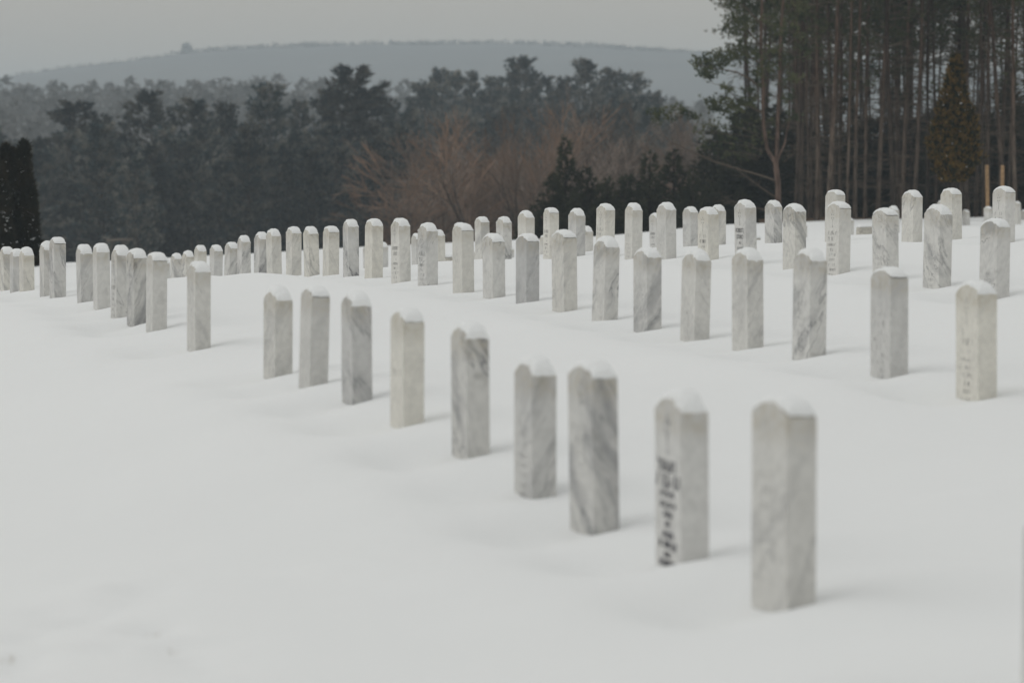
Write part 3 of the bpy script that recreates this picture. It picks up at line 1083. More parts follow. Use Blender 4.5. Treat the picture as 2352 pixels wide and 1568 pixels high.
for i in range(26):
    px = rw.uniform(900, 1680)
    d = rw.uniform(175, 225)
    x = (px - CX) / F * d
    H = (YH - rw.uniform(260, 400) - (60 if px < 1000 else 0)) / F * d + EYE - zt(x, d)
    tr, cr = BT5[rw.randrange(3)]
    put_tree('bare_tree', (('trunk', tr), ('twigs', cr)), x, d, H, 'bare brown tree blending into the middle of the clump', 'tree', 'bare trees filling the brown clump', H / 9.0, rw.uniform(.8, 1.1))

# ------------------------------------------------------------------ young dark evergreens at the crest
YC = [bushy_conifer(41, 4, 1.5), bushy_conifer(42, 4, 1.8), bushy_conifer(43, 4, 1.2), bushy_conifer(44, 4, 2.0)]
YOUNG = [
 (1300, 318, 112, 2, .8, 'young evergreen with a thin tufted leader above the clump'), (1272, 400, 110, 1, 1.0, 'rounded dark young evergreen, left end of the crest clump'),
 (1345, 385, 112, 3, 1.0, 'broad dark young evergreen in the crest clump'), (1395, 410, 110, 0, 1.1, 'low dark young evergreen in the dip of the crest clump'),
 (1445, 400, 113, 1, 1.0, 'dark young evergreen left of the twin-peaked one'), (1490, 350, 111, 0, 1.1, 'twin-peaked dark young evergreen near the grove'),
 (1545, 345, 114, 2, 1.2, 'dark young evergreen right of the twin-peaked one'), (1590, 390, 110, 3, .9, 'dark young evergreen at the foot of the grove'),
 (1640, 420, 112, 1, 1.0, 'low dark evergreen under the forked pine'), (1700, 430, 114, 3, 1.0, 'low dark evergreen left of the forked pine trunk'),
 (1225, 470, 112, 1, 1.1, 'small dark evergreen bush furthest left at the crest'), (1320, 450, 108, 0, 1.2, 'small dark evergreen bush below the tufted leader'),
]
for px, py, d, var, wid, lab in YOUNG:
    x = (px - CX) / F * d
    H = (YH - py) / F * d + EYE - zt(x, d)
    tr, cr = YC[var]
    put_tree('young_evergreen', (('trunk', tr), ('crown', cr)), x, d, H, lab, 'tree', 'young evergreens at the crest', H / 4.0, wid)

# ------------------------------------------------------------------ the pine grove on the right
GP = [grove_pine(50 + i, 15.5 + i % 3, 0.052 + 0.010 * (i % 4), (4.4, 7.4, 5.4, 8.4)[i % 4], .8) for i in range(8)]
rgv = random.Random(9)
FRONT = [(1838, 106, 2), (1877, 108, 1), (1899, 107, 3), (1930, 112, 4), (1963, 107, 5), (1987, 110, 0), (2017, 108, 6), (2053, 106, 7), (2072, 113, 2),
         (2098, 109, 1), (2129, 110, 4), (2150, 114, 0), (2175, 112, 3), (2205, 112, 6), (2240, 110, 5), (2269, 108, 2), (2303, 109, 7), (2332, 107, 1), (2365, 110, 0), (2410, 108, 3), (2470, 110, 4)]
ordn = ['first', 'second', 'third', 'fourth', 'fifth', 'sixth', 'seventh', 'eighth', 'ninth', 'tenth', 'eleventh', 'twelfth', 'thirteenth', 'fourteenth', 'fifteenth', 'sixteenth', 'seventeenth', 'eighteenth', 'nineteenth', 'twentieth', 'twenty-first', 'twenty-second', 'twenty-third', 'twenty-fourth', 'twenty-fifth', 'twenty-sixth', 'twenty-seventh', 'twenty-eighth', 'twenty-ninth', 'thirtieth']
for i, (px, d, var) in enumerate(FRONT):
    x = (px - CX) / F * d
    tr, db, cr = GP[var]
    put_tree('pine_tree', (('trunk', tr), ('dead_branches', db), ('crown', cr)), x, d, 0,
             f'slender bare-trunked pine, {ordn[i]} along the front of the right-hand grove', 'tree', 'pines along the grove front', rgv.uniform(.95, 1.1))
for i in range(74):
    d = 114 + 48 * rgv.random() ** 1.1
    px = rgv.uniform(1800 if d < 130 else 1700, 2560)
    x = (px - CX) / F * d
    tr, db, cr = GP[rgv.randrange(8)]
    put_tree('pine_tree', (('trunk', tr), ('dead_branches', db), ('crown', cr)), x, d, 0,
             'slender pine deep inside the right-hand grove', 'tree', 'pines inside the grove', rgv.uniform(.85, 1.2), rgv.uniform(.6, 1.25))
for i in range(56):
    d = rgv.uniform(118, 160)
    px = rgv.uniform(1700, 2560)
    x = (px - CX) / F * d
    tr, cr = YC[rgv.randrange(4)]
    put_tree('young_evergreen', (('trunk', tr), ('crown', cr)), x, d, 0, 'dark low evergreen in the shade among the grove trunks', 'tree', 'evergreen undergrowth inside the grove', rgv.uniform(.8, 1.35), rgv.uniform(1.0, 1.5))


for i in range(30):
    d = rgv.uniform(106, 140)
    px = rgv.uniform(1815, 2500)
    x = (px - CX) / F * d
    tr, db, cr = GP[rgv.choice((1, 3, 5, 7))]
    put_tree('pine_sapling', (('trunk', tr), ('dead_branches', db), ('crown', cr)), x, d, 0,
             'thin pole-like young pine squeezed between the grove trunks', 'tree', 'thin young pines in the grove', rgv.uniform(.95, 1.1), rgv.uniform(.4, .6))


# the forked pine at the left corner of the grove, boughs reaching left
def forked_pine():
    d = 102.0
    r = random.Random(3)
    rn = np.random.default_rng(3)
    x0 = (1788 - CX) / F * d
    base_y = 512
    k = d / F
    g0 = zt(x0, d)
    zoff = EYE + (YH - base_y) * k - g0
    root = empty('pine_tree', (x0, d, g0))
    tag(root, 'forked orange-barked pine at the left corner of the grove', 'tree')
    P = lambda px, py, dy=0.0: Vector(((px - 1788) * k, dy, (base_y - py) * k + zoff))
    tb, bb, cb = MB(), MB(), MB()
    tb.tube([P(1789, 540), P(1787, 470), P(1786, 420), P(1780, 372)], [.11, .098, .09, .085], 9)
    tb.tube([P(1781, 376), P(1762, 345), P(1752, 290), P(1750, 200), P(1745, 100), P(1748, 0), P(1755, -160), P(1760, -330)], [.07, .062, .057, .053, .05, .045, .035, .015], 8)
    tb.tube([P(1782, 378), P(1784, 340, .1), P(1786, 270, .2), P(1790, 180, .25), P(1792, 80, .2), P(1800, -40, .1), P(1795, -200), P(1798, -380)], [.072, .064, .06, .056, .05, .045, .035, .015], 8)
    tb.tube([P(1783, 372), P(1800, 330, -.2), P(1808, 280, -.3)], [.04, .03, .012], 6)
    cen, odr = [], []

    def clump(c, rad, n):
        for j in range(n):
            v = Vector((r.gauss(0, .55), r.gauss(0, .55), r.gauss(0, .38)))
            cen.append(tuple(c + v * rad))
            odr.append((r.gauss(0, .4), r.gauss(0, .4), .8))

    def bough(pts, rad, clumps=(), rc=.30, n=26, spread_y=.25, twigs=6):
        pts = [P(*p) for p in pts]
        bb.tube(pts, [rad * (1 - .8 * i / (len(pts) - 1)) + .004 for i in range(len(pts))], 5)
        for j in range(twigs):
            f = r.uniform(.35, 1) * (len(pts) - 1)
            i = min(int(f), len(pts) - 2)
            q_ = pts[i].lerp(pts[i + 1], f - i)
            e = q_ + Vector((r.gauss(-.1, .25), r.gauss(0, .3), r.gauss(.1, .18)))
            bb.prism(q_, e, .010, .004, 3)
        for c in clumps:
            clump(P(c[0], c[1], r.gauss(0, spread_y)), rc * (c[2] if len(c) > 2 else 1), n)
    # the big bough over the valley
    bough([(1750, 205), (1715, 180, -.1), (1690, 168, -.15), (1650, 160, -.1), (1600, 150)], .04,
          [(1600, 146), (1612, 138), (1625, 150), (1638, 140), (1620, 162), (1650, 132), (1665, 120), (1672, 135), (1655, 150), (1640, 168), (1690, 115), (1700, 128), (1685, 140), (1612, 172, .6), (1626, 180, .5)], .27, 30)
    bough([(1750, 150), (1720, 130, .1), (1700, 105, .2)], .028, [(1705, 100), (1720, 112), (1735, 130)], .25, 26)
    bough([(1748, 110), (1715, 70, .2), (1690, 55, .2), (1672, 48)], .03, [(1672, 45), (1685, 60), (1665, 70, .8), (1700, 50), (1712, 66), (1680, 82, .8)], .26, 26)
    bough([(1748, 60), (1710, 20), (1680, 0)], .03, [(1672, 10), (1680, -8), (1690, 15), (1700, -20), (1715, 5), (1668, -25), (1690, -45), (1720, -40), (1735, 20)], .27, 28)
    bough([(1752, -20), (1720, -70), (1690, -110)], .03, [(1690, -100), (1710, -80), (1730, -110), (1700, -140), (1745, -150), (1760, -190), (1770, -250), (1740, -210), (1780, -310), (1800, -350)], .35, 30)
    # the mass of foliage under it
    bough([(1752, 260), (1720, 245, .2), (1680, 240, .2), (1632, 235, .1)], .032, [(1630, 232), (1642, 240), (1655, 232), (1668, 240), (1650, 250), (1632, 250, .8), (1690, 236), (1705, 245), (1722, 240), (1680, 254), (1662, 258)], .24, 26)
    bough([(1700, 236), (1668, 205), (1660, 200)], .016, [(1662, 203, .7), (1674, 212, .7)], .2, 20)
    bough([(1752, 240), (1725, 215), (1718, 205)], .016, [(1720, 210, .7), (1730, 228, .8), (1742, 195), (1745, 165), (1738, 178, .8)], .22, 22)
    # long bare limbs sweeping out to the left
    bough([(1782, 415), (1750, 404, -.2), (1700, 390, -.4), (1640, 372, -.5), (1590, 350, -.5), (1535, 325, -.4), (1500, 290, -.3)], .035,
          [(1500, 262), (1512, 272), (1525, 258), (1540, 270, .8), (1555, 250, .8), (1570, 262, .7), (1590, 270, .6)], .26, 22, twigs=26)
    bough([(1784, 455), (1745, 430, -.3), (1710, 405, -.4), (1690, 390, -.4)], .022, [], twigs=14)
    bough([(1786, 490), (1740, 478, -.2), (1700, 470, -.3), (1660, 452, -.3)], .022, [], twigs=18)
    bough([(1800, 372), (1815, 358, -.2), (1830, 340, -.2)], .016, [], twigs=6)
    for c in ((1640, 300), (1660, 285), (1685, 290), (1700, 275), (1715, 300), (1735, 285), (1690, 320), (1665, 325), (1720, 330), (1640, 340), (1675, 350), (1610, 320), (1600, 300), (1730, 350), (1705, 345), (1755, 310), (1770, 280), (1760, 240)):
        clump(P(c[0] + r.gauss(0, 8), c[1] + r.gauss(0, 8), r.uniform(.2, 1.0)), .28, 15)
        p = P(c[0], c[1], .5)
        bb.prism(p, p.lerp(P(1752, c[1] + 20), r.uniform(.5, .9)), .006, .014, 3)
    for c in ((1765, 120), (1775, 80), (1805, 60), (1820, 90), (1815, 140), (1830, 40), (1800, 20), (1790, -10), (1835, 10), (1760, 40), (1770, 150), (1810, 190), (1825, 175), (1770, 0), (1815, 230), (1830, 260), (1800, -60), (1830, -90), (1810, -150), (1780, -100), (1820, -220), (1790, -260), (1845, 130)):
        clump(P(c[0] + r.gauss(0, 6), c[1] + r.gauss(0, 6), r.gauss(0, .5)), .30, 24)
        p = P(c[0], c[1], .1)
        bb.prism(p, p.lerp(P(1785, c[1] + 40, .15), r.uniform(.5, .9)), .006, .016, 3)
    cb.tris(sprays(rn, np.array(cen), np.array(odr), .13, .042, 6, spread=.9), 0)
    child('trunk', tb.mesh('forked_trunk', [M['bark_orange']], True), root)
    child('boughs', bb.mesh('forked_boughs', [M['twig_dead']], True), root)['kind'] = 'stuff'
    child('crown', cb.mesh('forked_crown', [M['needle_grove']]), root)['kind'] = 'stuff'


forked_pine()


# ------------------------------------------------------------------ arborvitae
def arborvitae(name, px, ytop, ybase, d, half, label, seed, mat, spires, snow_n=60, tear=True):
    r = random.Random(seed)
    rn = np.random.default_rng(seed)
    k = d / F
    x0 = (px - CX) * k
    g0 = zt(x0, d)
    z1 = EYE + (YH - ytop) * k - g0
    zb = EYE + (YH - ybase) * k - g0
    root = empty(name, (x0, d, g0))
    tag(root, label, 'tree')
    tb, cb, sb = MB(), MB(), MB()
    tb.tube([(0, 0, -.3), (0, 0, z1 * .5), (0, 0, z1 * .93)], [.09, .06, .01], 7)
    z0 = max(zb, .02)
    cen, odr, sn = [], [], []

    def prof(t):
        if tear:
            return min(1, (t + .04) / .24) ** .55 * (1 - max(0, t - .12) / .88) ** .78 + .02
        return min(1, (t + .3) / .34) * (1 - .55 * t) * (1 - t ** 5) ** .6 + .02
    for ox, oy, hs_, ws_ in spires:
        top = z0 + (z1 - z0) * hs_
        for i in range(2100):
            t = r.random() ** (1.15 if i >= snow_n else .7)
            a = r.uniform(0, 6.283)
            lump = 0.88 + .10 * math.sin(a * 2 + t * 9 + seed) + .10 * math.sin(a * 3 - t * 17 + seed) + .06 * math.sin(a * 5 + t * 37)
            rr = half * ws_ * prof(t) * lump * math.sqrt(r.uniform(.45, 1.04))
            c = (ox + rr * math.cos(a), oy + rr * math.sin(a), z0 + (top - z0) * t)
            cen.append(c)
            odr.append((math.cos(a) * .6, math.sin(a) * .6, 1.1))
            if i < snow_n and math.sin(a) < .3:
                f = (1.03 if tear else 1.12) * half * ws_ * prof(t) * lump
                sn.append((ox + f * math.cos(a), oy + f * math.sin(a), c[2] + .03))
        for ring in range(8):
            t0, t1 = ring / 8, (ring + 1) / 8
            cb.prism((ox, oy, z0 + (top - z0) * t0 * .92), (ox, oy, z0 + (top - z0) * t1 * .92), half * ws_ * prof(t0) * .55, half * ws_ * prof(t1) * .55, 8, 0)
    cb.tris(sprays(rn, np.array(cen), np.array(odr), .17, .055, 5, spread=.75), 0)
    for p in sn:
        s_ = r.uniform(.012, .048) * (1.0 if r.random() < .4 else .6)
        vs = [tuple(Vector(p) + Vector((s_ * a, s_ * b_, s_ * .6 * c))) for a, b_, c in ((1, 0, 0), (0, 1, 0), (-1, 0, 0), (0, -1, 0), (0, 0, 1), (0, 0, -.6))]
        sb.add(vs, [[0, 1, 4], [1, 2, 4], [2, 3, 4], [3, 0, 4], [1, 0, 5], [2, 1, 5], [3, 2, 5], [0, 3, 5]])
    child('trunk', tb.mesh('arborvitae_trunk', [M['bark_grey']], True), root)
    child('foliage', cb.mesh('arborvitae_foliage', [mat]), root)
    sc_ = child('snow', sb.mesh('arborvitae_snow', [M['snow']]), root)
    sc_['kind'] = 'stuff'


arborvitae('arborvitae', 2191, 135, 418, 86, 72 * 86 / F, 'bronze teardrop-shaped evergreen standing before the grove', 61, M['arbor'], [(0, 0, 1, 1)], snow_n=60)
ka = 74 / F
arborvitae('arborvitae', 45, 332, 612, 74, 50 * ka, 'tall dark snow-flecked arborvitae at the left edge of the field', 62, M['arbor_dark'],
           [(12 * ka, 0, 1, .52), (-12 * ka, .1, .93, .55), (24 * ka, -.15, .70, .52), (-30 * ka, 0, .97, .5)], snow_n=300, tear=False)
arborvitae('arborvitae', -18, 360, 614, 73, 50 * ka, 'shorter snow-flecked arborvitae cut off by the left edge', 63, M['arbor_dark'],
           [(0, 0, 1, .9), (16 * ka, -.2, .9, .8)], snow_n=300, tear=False)

# ------------------------------------------------------------------ headstones: meshes
SW, ST_, RISE, FULL = 0.305, 0.107, 0.046, 1.06
RAD = ((SW / 2) ** 2 + RISE ** 2) / (2 * RISE)


def arc_z(x):
    return math.sqrt(max(RAD * RAD - x * x, 0)) - RAD


def slab_mesh(seed):
    r = random.Random(seed)
    bm = bmesh.new()
    prof = [(-SW / 2, -FULL), (SW / 2, -FULL), (SW / 2, -RISE - .30), (SW / 2, arc_z(SW / 2))]
    for i in range(1, 16):
        x = SW / 2 - SW * i / 16
        prof.append((x, arc_z(x)))
    prof += [(-SW / 2, arc_z(SW / 2)), (-SW / 2, -RISE - .30)]
    fr = [bm.verts.new((x, -ST_ / 2, z)) for x, z in prof]
    bk = [bm.verts.new((x, ST_ / 2, z)) for x, z in prof]
    bm.faces.new(fr)
    bm.faces.new(list(reversed(bk)))
    n_ = len(prof)
    for i in range(n_):
        j = (i + 1) % n_
        bm.faces.new([fr[j], fr[i], bk[i], bk[j]])
    bm.normal_update()
    eds = [e for e in bm.edges if e.calc_face_angle(0) > .9]
    bmesh.ops.bevel(bm, geom=eds, offset=.0055, segments=2, affect='EDGES', profile=.55)
    for v in bm.verts:
        v.co += Vector((r.gauss(0, .0006), r.gauss(0, .0005), r.gauss(0, .0006)))
    me_ = bpy.data.meshes.new('headstone_slab')
    bm.to_mesh(me_)
    bm.free()
    me_.materials.append(M['marble'])
    return me_


def cap_mesh(seed, T=.029):
    r = random.Random(seed)
    ph = [r.uniform(0, 6.28) for _ in range(6)]
    nu, nv = 30, 12
    bb = MB()
    top, bot = [], []
    for j in range(nv + 1):
        v = -1 + 2 * j / nv
        for i in range(nu + 1):
            u_ = -1 + 2 * i / nu
            edge = 0.0045 * math.sin(u_ * 9 + ph[0]) + .003 * math.sin(u_ * 21 + ph[1])
            y0, y1 = -.0480 + edge, .0525 + .0025 * math.sin(u_ * 11 + ph[2])
            y = (y0 + y1) / 2 + (y1 - y0) / 2 * v
            x = u_ * (SW / 2 - .003 + .002 * math.sin(v * 5 + ph[3]))
            zb = arc_z(x)
            dome = (1 - abs(v) ** 2.9) ** .5
            endf = (1 - abs(u_) ** 13) ** .5 * (1 - .12 * u_ * u_)
            wob = 1 + .10 * math.sin(u_ * 4 + ph[4]) + .05 * math.sin(u_ * 13 + v * 3 + ph[5])
            top.append((x, y, zb + .0015 + T * dome * endf * wob))
            bot.append((x, y, zb - .004))
    nn = (nu + 1) * (nv + 1)
    fs = []
    for j in range(nv):
        for i in range(nu):
            a = j * (nu + 1) + i
            fs.append([a, a + 1, a + nu + 2, a + nu + 1])
            fs.append([nn + a, nn + a + nu + 1, nn + a + nu + 2, nn + a + 1])
    for i in range(nu):
        a = i
        fs.append([a, nn + a, nn + a + 1, a + 1])
        a = nv * (nu + 1) + i
        fs.append([a, a + 1, nn + a + 1, nn + a])
    for j in range(nv):
        a = j * (nu + 1)
        fs.append([a, a + nu + 1, nn + a + nu + 1, nn + a])
        a = j * (nu + 1) + nu
        fs.append([a, nn + a, nn + a + nu + 1, a + nu + 1])
    bb.add(top + bot, fs)
    return bb.mesh('headstone_snow_cap', [M['snow']], True)


FACE = -ST_ / 2 - .0012


def quad(bb, x0, z0, x1, z1, t):
    """a flat engraved stroke from (x0,z0) to (x1,z1) on the front face"""
    dx, dz = x1 - x0, z1 - z0
    L = math.hypot(dx, dz) or 1e-6
    ox, oz = -dz / L * t / 2, dx / L * t / 2
    bb.add([(x0 + ox, FACE, z0 + oz), (x0 - ox, FACE, z0 - oz), (x1 - ox, FACE, z1 - oz), (x1 + ox, FACE, z1 + oz)], [[0, 1, 2, 3]])


def disc(bb, x, z, r_):
    bb.add([(x + r_ * math.cos(a), FACE, z + r_ * math.sin(a)) for a in [k * math.pi / 4 for k in range(8)]], [[7, 6, 5, 4, 3, 2, 1, 0]])


def worn_line(bb, r, z, h, wd, t, keep=1.0):
    """a line of worn, unreadable characters"""
    x = -wd / 2
    while x < wd / 2 - h * .4:
        cw = h * r.uniform(.42, .62)
        if r.random() < .14:
            x += cw * .8
            continue
        for s in range(r.randint(2, 3)):
            if r.random() > keep:
                continue
            k = r.randrange(5)
            if k == 0:
                quad(bb, x, z - h / 2, x, z + h / 2, t)
            elif k == 1:
                quad(bb, x + cw, z - h / 2, x + cw, z + h / 2, t)
            elif k == 2:
                quad(bb, x, z + h / 2 * r.choice((-1, 0, 1)), x + cw, z + h / 2 * r.choice((-1, 0, 1)), t)
            elif k == 3:
                quad(bb, x, z - h / 2, x + cw, z + h / 2, t)
            else:
                quad(bb, x + cw / 2, z - h / 2, x + cw / 2, z + h / 2, t)
        x += cw + h * .22


def emblem_mesh(seed, mat, t=.005, star=True):
    bb = MB()
    r = random.Random(seed)
    z = -.105
    for k in range(6):
        a = k * math.pi / 3 + math.pi / 2
        disc(bb, .026 * math.cos(a), z + .030 * math.sin(a), t * r.uniform(.8, 1.4))
    quad(bb, 0, z - .035, 0, z - .085, t * .7)
    disc(bb, 0, z - .090, t)
    disc(bb, 0, z + .044, t * .9)
    return bb.mesh('emblem', [mat])


def letter_mesh(seed, mat, keep, t=.0055, bold=False):
    r = random.Random(seed)
    bb = MB()
    if bold:
        zs = [(-.245, .042, .22, .009), (-.300, .050, .26, .011), (-.350, .024, .16, .006), (-.388, .024, .17, .006), (-.424, .022, .09, .007), (-.460, .020, .06, .005),
              (-.498, .024, .12, .007), (-.535, .026, .20, .009), (-.572, .020, .08, .006), (-.605, .026, .19, .009), (-.640, .028, .22, .010)]
    else:
        zs = [(-.245, .034, r.uniform(.17, .23), t * 1.2), (-.295, .034, r.uniform(.14, .22), t * 1.2)]
        z = -.345
        while z > -.64:
            zs.append((z, .022, r.uniform(.07, .21), t * .8))
            z -= .042
    for z, h, wd, tt in zs:
        worn_line(bb, r, z, h, wd, tt, keep)
    return bb.mesh('lettering', [mat])


def text_mesh():
    """the one legible stone"""
    bb = MB()
    for s, z, h in (('ROBERT J', -.245, .040), ('DORIO', -.305, .040), ('PA', -.362, .028), ('US ARMY', -.412, .030), ('VIETNAM', -.462, .030), ('WORLD WAR II', -.51, .028)):
        if s == 'WORLD WAR II':
            continue
        cu = bpy.data.curves.new('t', 'FONT')
        cu.body = s
        cu.align_x = 'CENTER'
        cu.size = h * 1.35
        cu.offset = 0.0
        ob = bpy.data.objects.new('t', cu)
        COL.objects.link(ob)
        bpy.context.view_layer.update()
        dg = bpy.context.evaluated_depsgraph_get()
        m_ = bpy.data.meshes.new_from_object(ob.evaluated_get(dg))
        bb.add([(v.co.x, FACE, z - h / 2 + v.co.y) for v in m_.vertices], [list(p.vertices) for p in m_.polygons])
        bpy.data.objects.remove(ob)
        bpy.data.curves.remove(cu)
        bpy.data.meshes.remove(m_)
    return bb.mesh('lettering', [M['letter_dark']])


SLABS = [slab_mesh(i) for i in range(4)]
CAPS = [cap_mesh(i) for i in range(7)]
EMB = {'d': emblem_mesh(1, M['letter_dark']), 'f': emblem_mesh(2, M['letter_mid'], .004), 'n': emblem_mesh(3, M['letter_faint'], .004), 'b': emblem_mesh(4, M['letter_mid'], .013)}
EMB['r'] = EMB['d']
LET = {'d': [letter_mesh(70 + i, M['letter_dark'], .34, .004) for i in range(3)], 'f': [letter_mesh(80 + i, M['letter_mid'], .2, .004) for i in range(3)],
       'n': [letter_mesh(90 + i, M['letter_faint'], .22, .003) for i in range(3)], 'b': [letter_mesh(99, M['letter_bold'], 1.0, bold=True)], 'r': [text_mesh()]}

rs = random.Random(15)
cnt = {}
ROWN = {1: 'front row', 2: 'second row', 3: 'third row', 4: 'fourth row'}


def look(c):
    ye, ve, di, gr = c
    base = 'cream' if ye > .6 and gr < .35 else ('dark grey' if gr > .7 else ('grey' if gr > .42 else 'white'))
    return base + (', heavily veined' if ve > .65 else (', lightly veined' if ve > .35 else ''))


FARL = ['small distant headstone behind the third row left of the bronze evergreen', 'small distant headstone half hidden behind a cream stone of the third row', 'sliver of a distant headstone behind the veined stone of the third row',
        'tiny distant headstone below and right of the bronze evergreen', 'distant headstone almost hidden behind a stone of the fourth row', 'tiny distant headstone at the foot of the left wooden stake',
        'distant headstone close to the right edge beyond the fourth row', 'tiny distant headstone cut off by the right edge', 'distant headstone whose foot shows right of a veined third-row stone',
        'distant headstone whose edge shows left of a veined third-row stone', 'tiny far headstone between cream stones at the middle of the second row', 'tiny low far headstone left of centre behind the second row']
fi = 0
for s in stones:
    if 'X' not in s:
        s['X'], s['Y'] = ray(s['x'], 600)[0] * s['d'], s['d']
    gz = surf(s['X'], s['Y'])
    ztop = place(s['x'], s['yt'], s['d']).z
    capT = rs.uniform(.7, 1.4)
    H = ztop - gz - .031 * capT
    s['H'] = H
    root = empty('headstone', (s['X'], s['Y'], gz), YAW + R(rs.gauss(0, 1.0)))
    root.rotation_euler.x = R(rs.gauss(0, .8))
    root.rotation_euler.y = R(rs.gauss(0, .7))
    if s['row'] == 9:
        lab = FARL[fi]
        fi += 1
    else:
        i = cnt.get(s['row'], 0)
        cnt[s['row']] = i + 1
        if s['row'] == 1:
            lab = 'near headstone cut off by the right edge, closest of the front row' if i == 0 else f'{look(s["col"])} marble headstone, {ordn[i - 1]} whole stone along the {ROWN[1]}'
        else:
            lab = f'{look(s["col"])} marble headstone, {ordn[i]} from the right end of the {ROWN[s["row"]]}'
        if s['let'] == 'r':
            lab = 'white marble headstone with legible black name lettering in the third row'
        if s['let'] == 'b':
            lab = 'pale headstone with bold blurred dark lettering, second whole stone of the front row'
    tag(root, lab, 'headstone', 'snow-capped marble headstones')
    o = child('slab', SLABS[rs.randrange(4)], root, (0, 0, H))
    o.color = s['col']
    child('snow_cap', CAPS[rs.randrange(7)], root, (0, 0, H), scale=(1, 1, capT))
    child('emblem', EMB[s['let']], root, (0, 0, H))['kind'] = 'stuff'
    child('lettering', rs.choice(LET[s['let']]), root, (0, 0, H))['kind'] = 'stuff'
    if 0:
        print('STONE', s['row'], round(s['x']), round(s['d'], 1), round(H, 2))


# ------------------------------------------------------------------ small things in the field
def low_marker(px, py, d, L, h, label):
    p = place(px, py, d)
    gz = surf(p.x, p.y)
    root = empty('low_marker', (p.x, p.y, gz), YAW)
    tag(root, label, 'grave marker', 'low markers sunk in the snow')
    bm = bmesh.new()
    bmesh.ops.create_cube(bm, size=1)
    for v in bm.verts:
        v.co = Vector((v.co.x * .26, v.co.y * L, (v.co.z + .5) * (h + .3) - .3))
        if v.co.z > 0:
            v.co.x *= .85
            v.co.y *= .93
            v.co.z += .04 * v.co.y
    bmesh.ops.bevel(bm, geom=bm.edges[:], offset=.015, segments=2, affect='EDGES')
    m_ = bpy.data.meshes.new('low_marker_block')
    bm.to_mesh(m_)
    bm.free()
    m_.materials.append(M['granite'])
    child('block', m_, root)
    bb = MB()
    n1, n2 = 10, 14
    vs, fs = [], []
    for j in range(n2 + 1):
        for i in range(n1 + 1):
            a, b_ = -1 + 2 * i / n1, -1 + 2 * j / n2
            vs.append((a * .115, b_ * L * .47, h - .004 + .045 * max(0, (1 - a ** 4)) ** .5 * max(0, 1 - b_ ** 6) ** .5 + .04 * b_ * L * .47))
    for j in range(n2):
        for i in range(n1):
            k = j * (n1 + 1) + i
            fs.append([k, k + 1, k + n1 + 2, k + n1 + 1])
    bb.add(vs, fs)
    child('snow_cap', bb.mesh('low_marker_snow', [M['snow']], True), root)


low_marker(1985, 549, 64, .30, .24, 'low tan marker poking through the snow behind the third row')
low_marker(1036, 616, 50, .42, .13, 'low brown snow-topped marker beside a cream headstone, middle of the field')
low_marker(1737, 563, 52, .10, .05, 'tiny dark marker in the snow beside the lettered headstone')


def stake(px, yt, d, lean, label):
    x = (px - CX) / F * d
    gz = zt(x, d)
    H = EYE + (YH - yt) / F * d - gz
    bm = bmesh.new()
    bmesh.ops.create_cube(bm, size=1)
    for v in bm.verts:
        v.co = Vector((v.co.x * .095 + (lean if v.co.z > 0 else 0), v.co.y * .05, -.3 if v.co.z < 0 else H))
    bmesh.ops.bevel(bm, geom=bm.edges[:], offset=.008, segments=1, affect='EDGES')
    m_ = bpy.data.meshes.new('wooden_stake')
    bm.to_mesh(m_)
    bm.free()
    m_.materials.append(M['wood_stake'])
    o = bpy.data.objects.new('wooden_stake', m_)
    COL.objects.link(o)
    o.location = (x, d, gz)
    o.rotation_euler.z = R(12)
    tag(o, label, 'stake', 'wooden stakes before the grove')


stake(2269, 379, 88, -.05, 'left of two yellow wooden stakes standing before the grove')
stake(2301, 380, 90, .0, 'right of two yellow wooden stakes, behind a headstone')

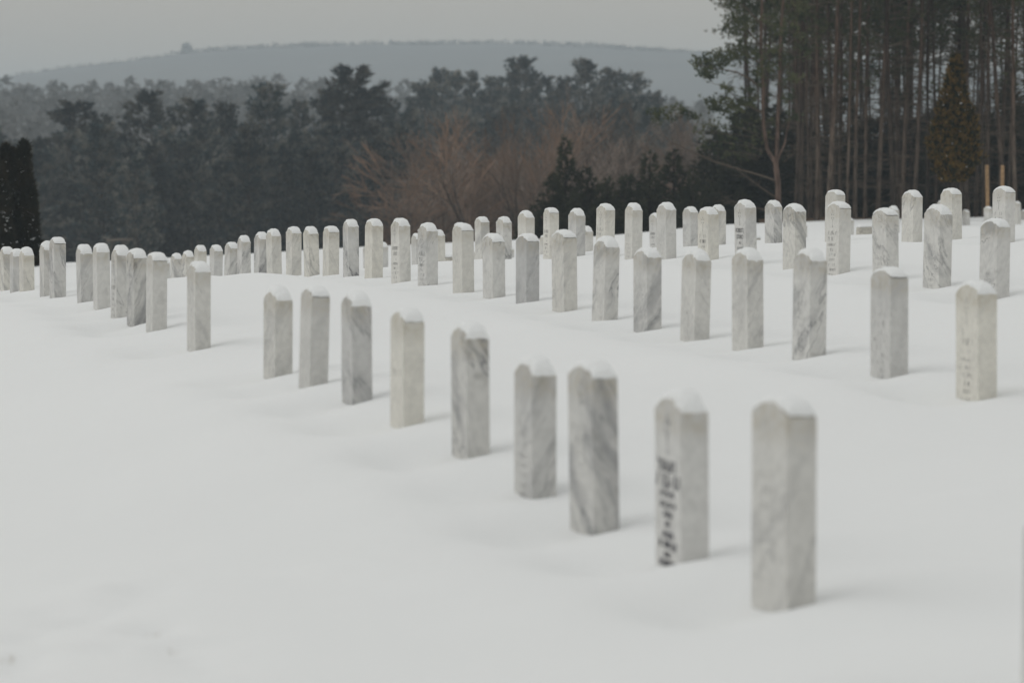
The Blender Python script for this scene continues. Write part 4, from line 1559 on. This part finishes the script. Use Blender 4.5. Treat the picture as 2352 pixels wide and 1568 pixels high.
# fallen trunk lying along the foot of the dark wood
b = MB()
A, B = place(244, 553, 215), place(306, 550, 215)
c = (A + B) / 2
b.tube([A - c, (A - c).lerp(B - c, .5) + Vector((0, 0, .04)), B - c], [.09, .085, .05], 7)
b.prism((.2, 0, 0), (.35, -.3, -1.2), .04, .03, 4)
b.prism((-.5, 0, 0), (-.75, .2, -1.4), .04, .03, 4)
o = bpy.data.objects.new('fallen_trunk', b.mesh('fallen_trunk', [M['log']], True))
COL.objects.link(o)
o.location = c
tag(o, 'pale fallen trunk propped level before the dark wood on the left', 'log')

# dead grass tips through the foreground snow
GL = ['leftmost blurred dead grass tuft in the foreground snow', 'upper dead grass tuft of the close pair in the foreground snow', 'lower dead grass tuft of the close pair in the foreground snow', 'faint dead grass tuft nearest the bottom edge']
for (px, py), lab in zip(((20, 1512), (346, 1456), (362, 1466), (402, 1503)), GL):
    d = EYE / -ray(px, py)[1]
    p = place(px, py, d)
    bb = MB()
    r = random.Random(px)
    for k in range(4):
        a = r.uniform(0, 6.28)
        e = Vector((math.cos(a) * .018, math.sin(a) * .02, r.uniform(.012, .03)))
        bb.prism((r.gauss(0, .006), r.gauss(0, .006), -.02), e, .0014, .0006, 3)
    o = bpy.data.objects.new('grass_tuft', bb.mesh('grass_tuft', [M['dry_grass']]))
    COL.objects.link(o)
    o.location = (p.x, p.y, surf(p.x, p.y))
    tag(o, lab, 'grass', 'grass tips in the foreground')

# ------------------------------------------------------------------ haze
HB = MB()
x0, x1, y0, y1, z0, z1 = -7600, 7600, -600, 7600, -22.0, 118.0
HB.add([(x0, y0, z0), (x1, y0, z0), (x1, y1, z0), (x0, y1, z0), (x0, y0, z1), (x1, y0, z1), (x1, y1, z1), (x0, y1, z1)],
       [[3, 2, 1, 0], [4, 5, 6, 7], [0, 1, 5, 4], [1, 2, 6, 5], [2, 3, 7, 6], [3, 0, 4, 7]])
hm = bpy.data.materials.new('haze')
hm.use_nodes = True
ht = hm.node_tree
ht.nodes.clear()
ho = ht.nodes.new('ShaderNodeOutputMaterial')
pv = ht.nodes.new('ShaderNodeVolumePrincipled')
pv.inputs['Color'].default_value = (0.77, 0.895, 0.985, 1)
pv.inputs['Density'].default_value = 0.00040
pv.inputs['Anisotropy'].default_value = 0.0
ht.links.new(pv.outputs[0], ho.inputs['Volume'])
o = bpy.data.objects.new('haze', HB.mesh('haze', [hm]))
COL.objects.link(o)
tag(o, 'thin winter haze over the valley', kind='stuff')
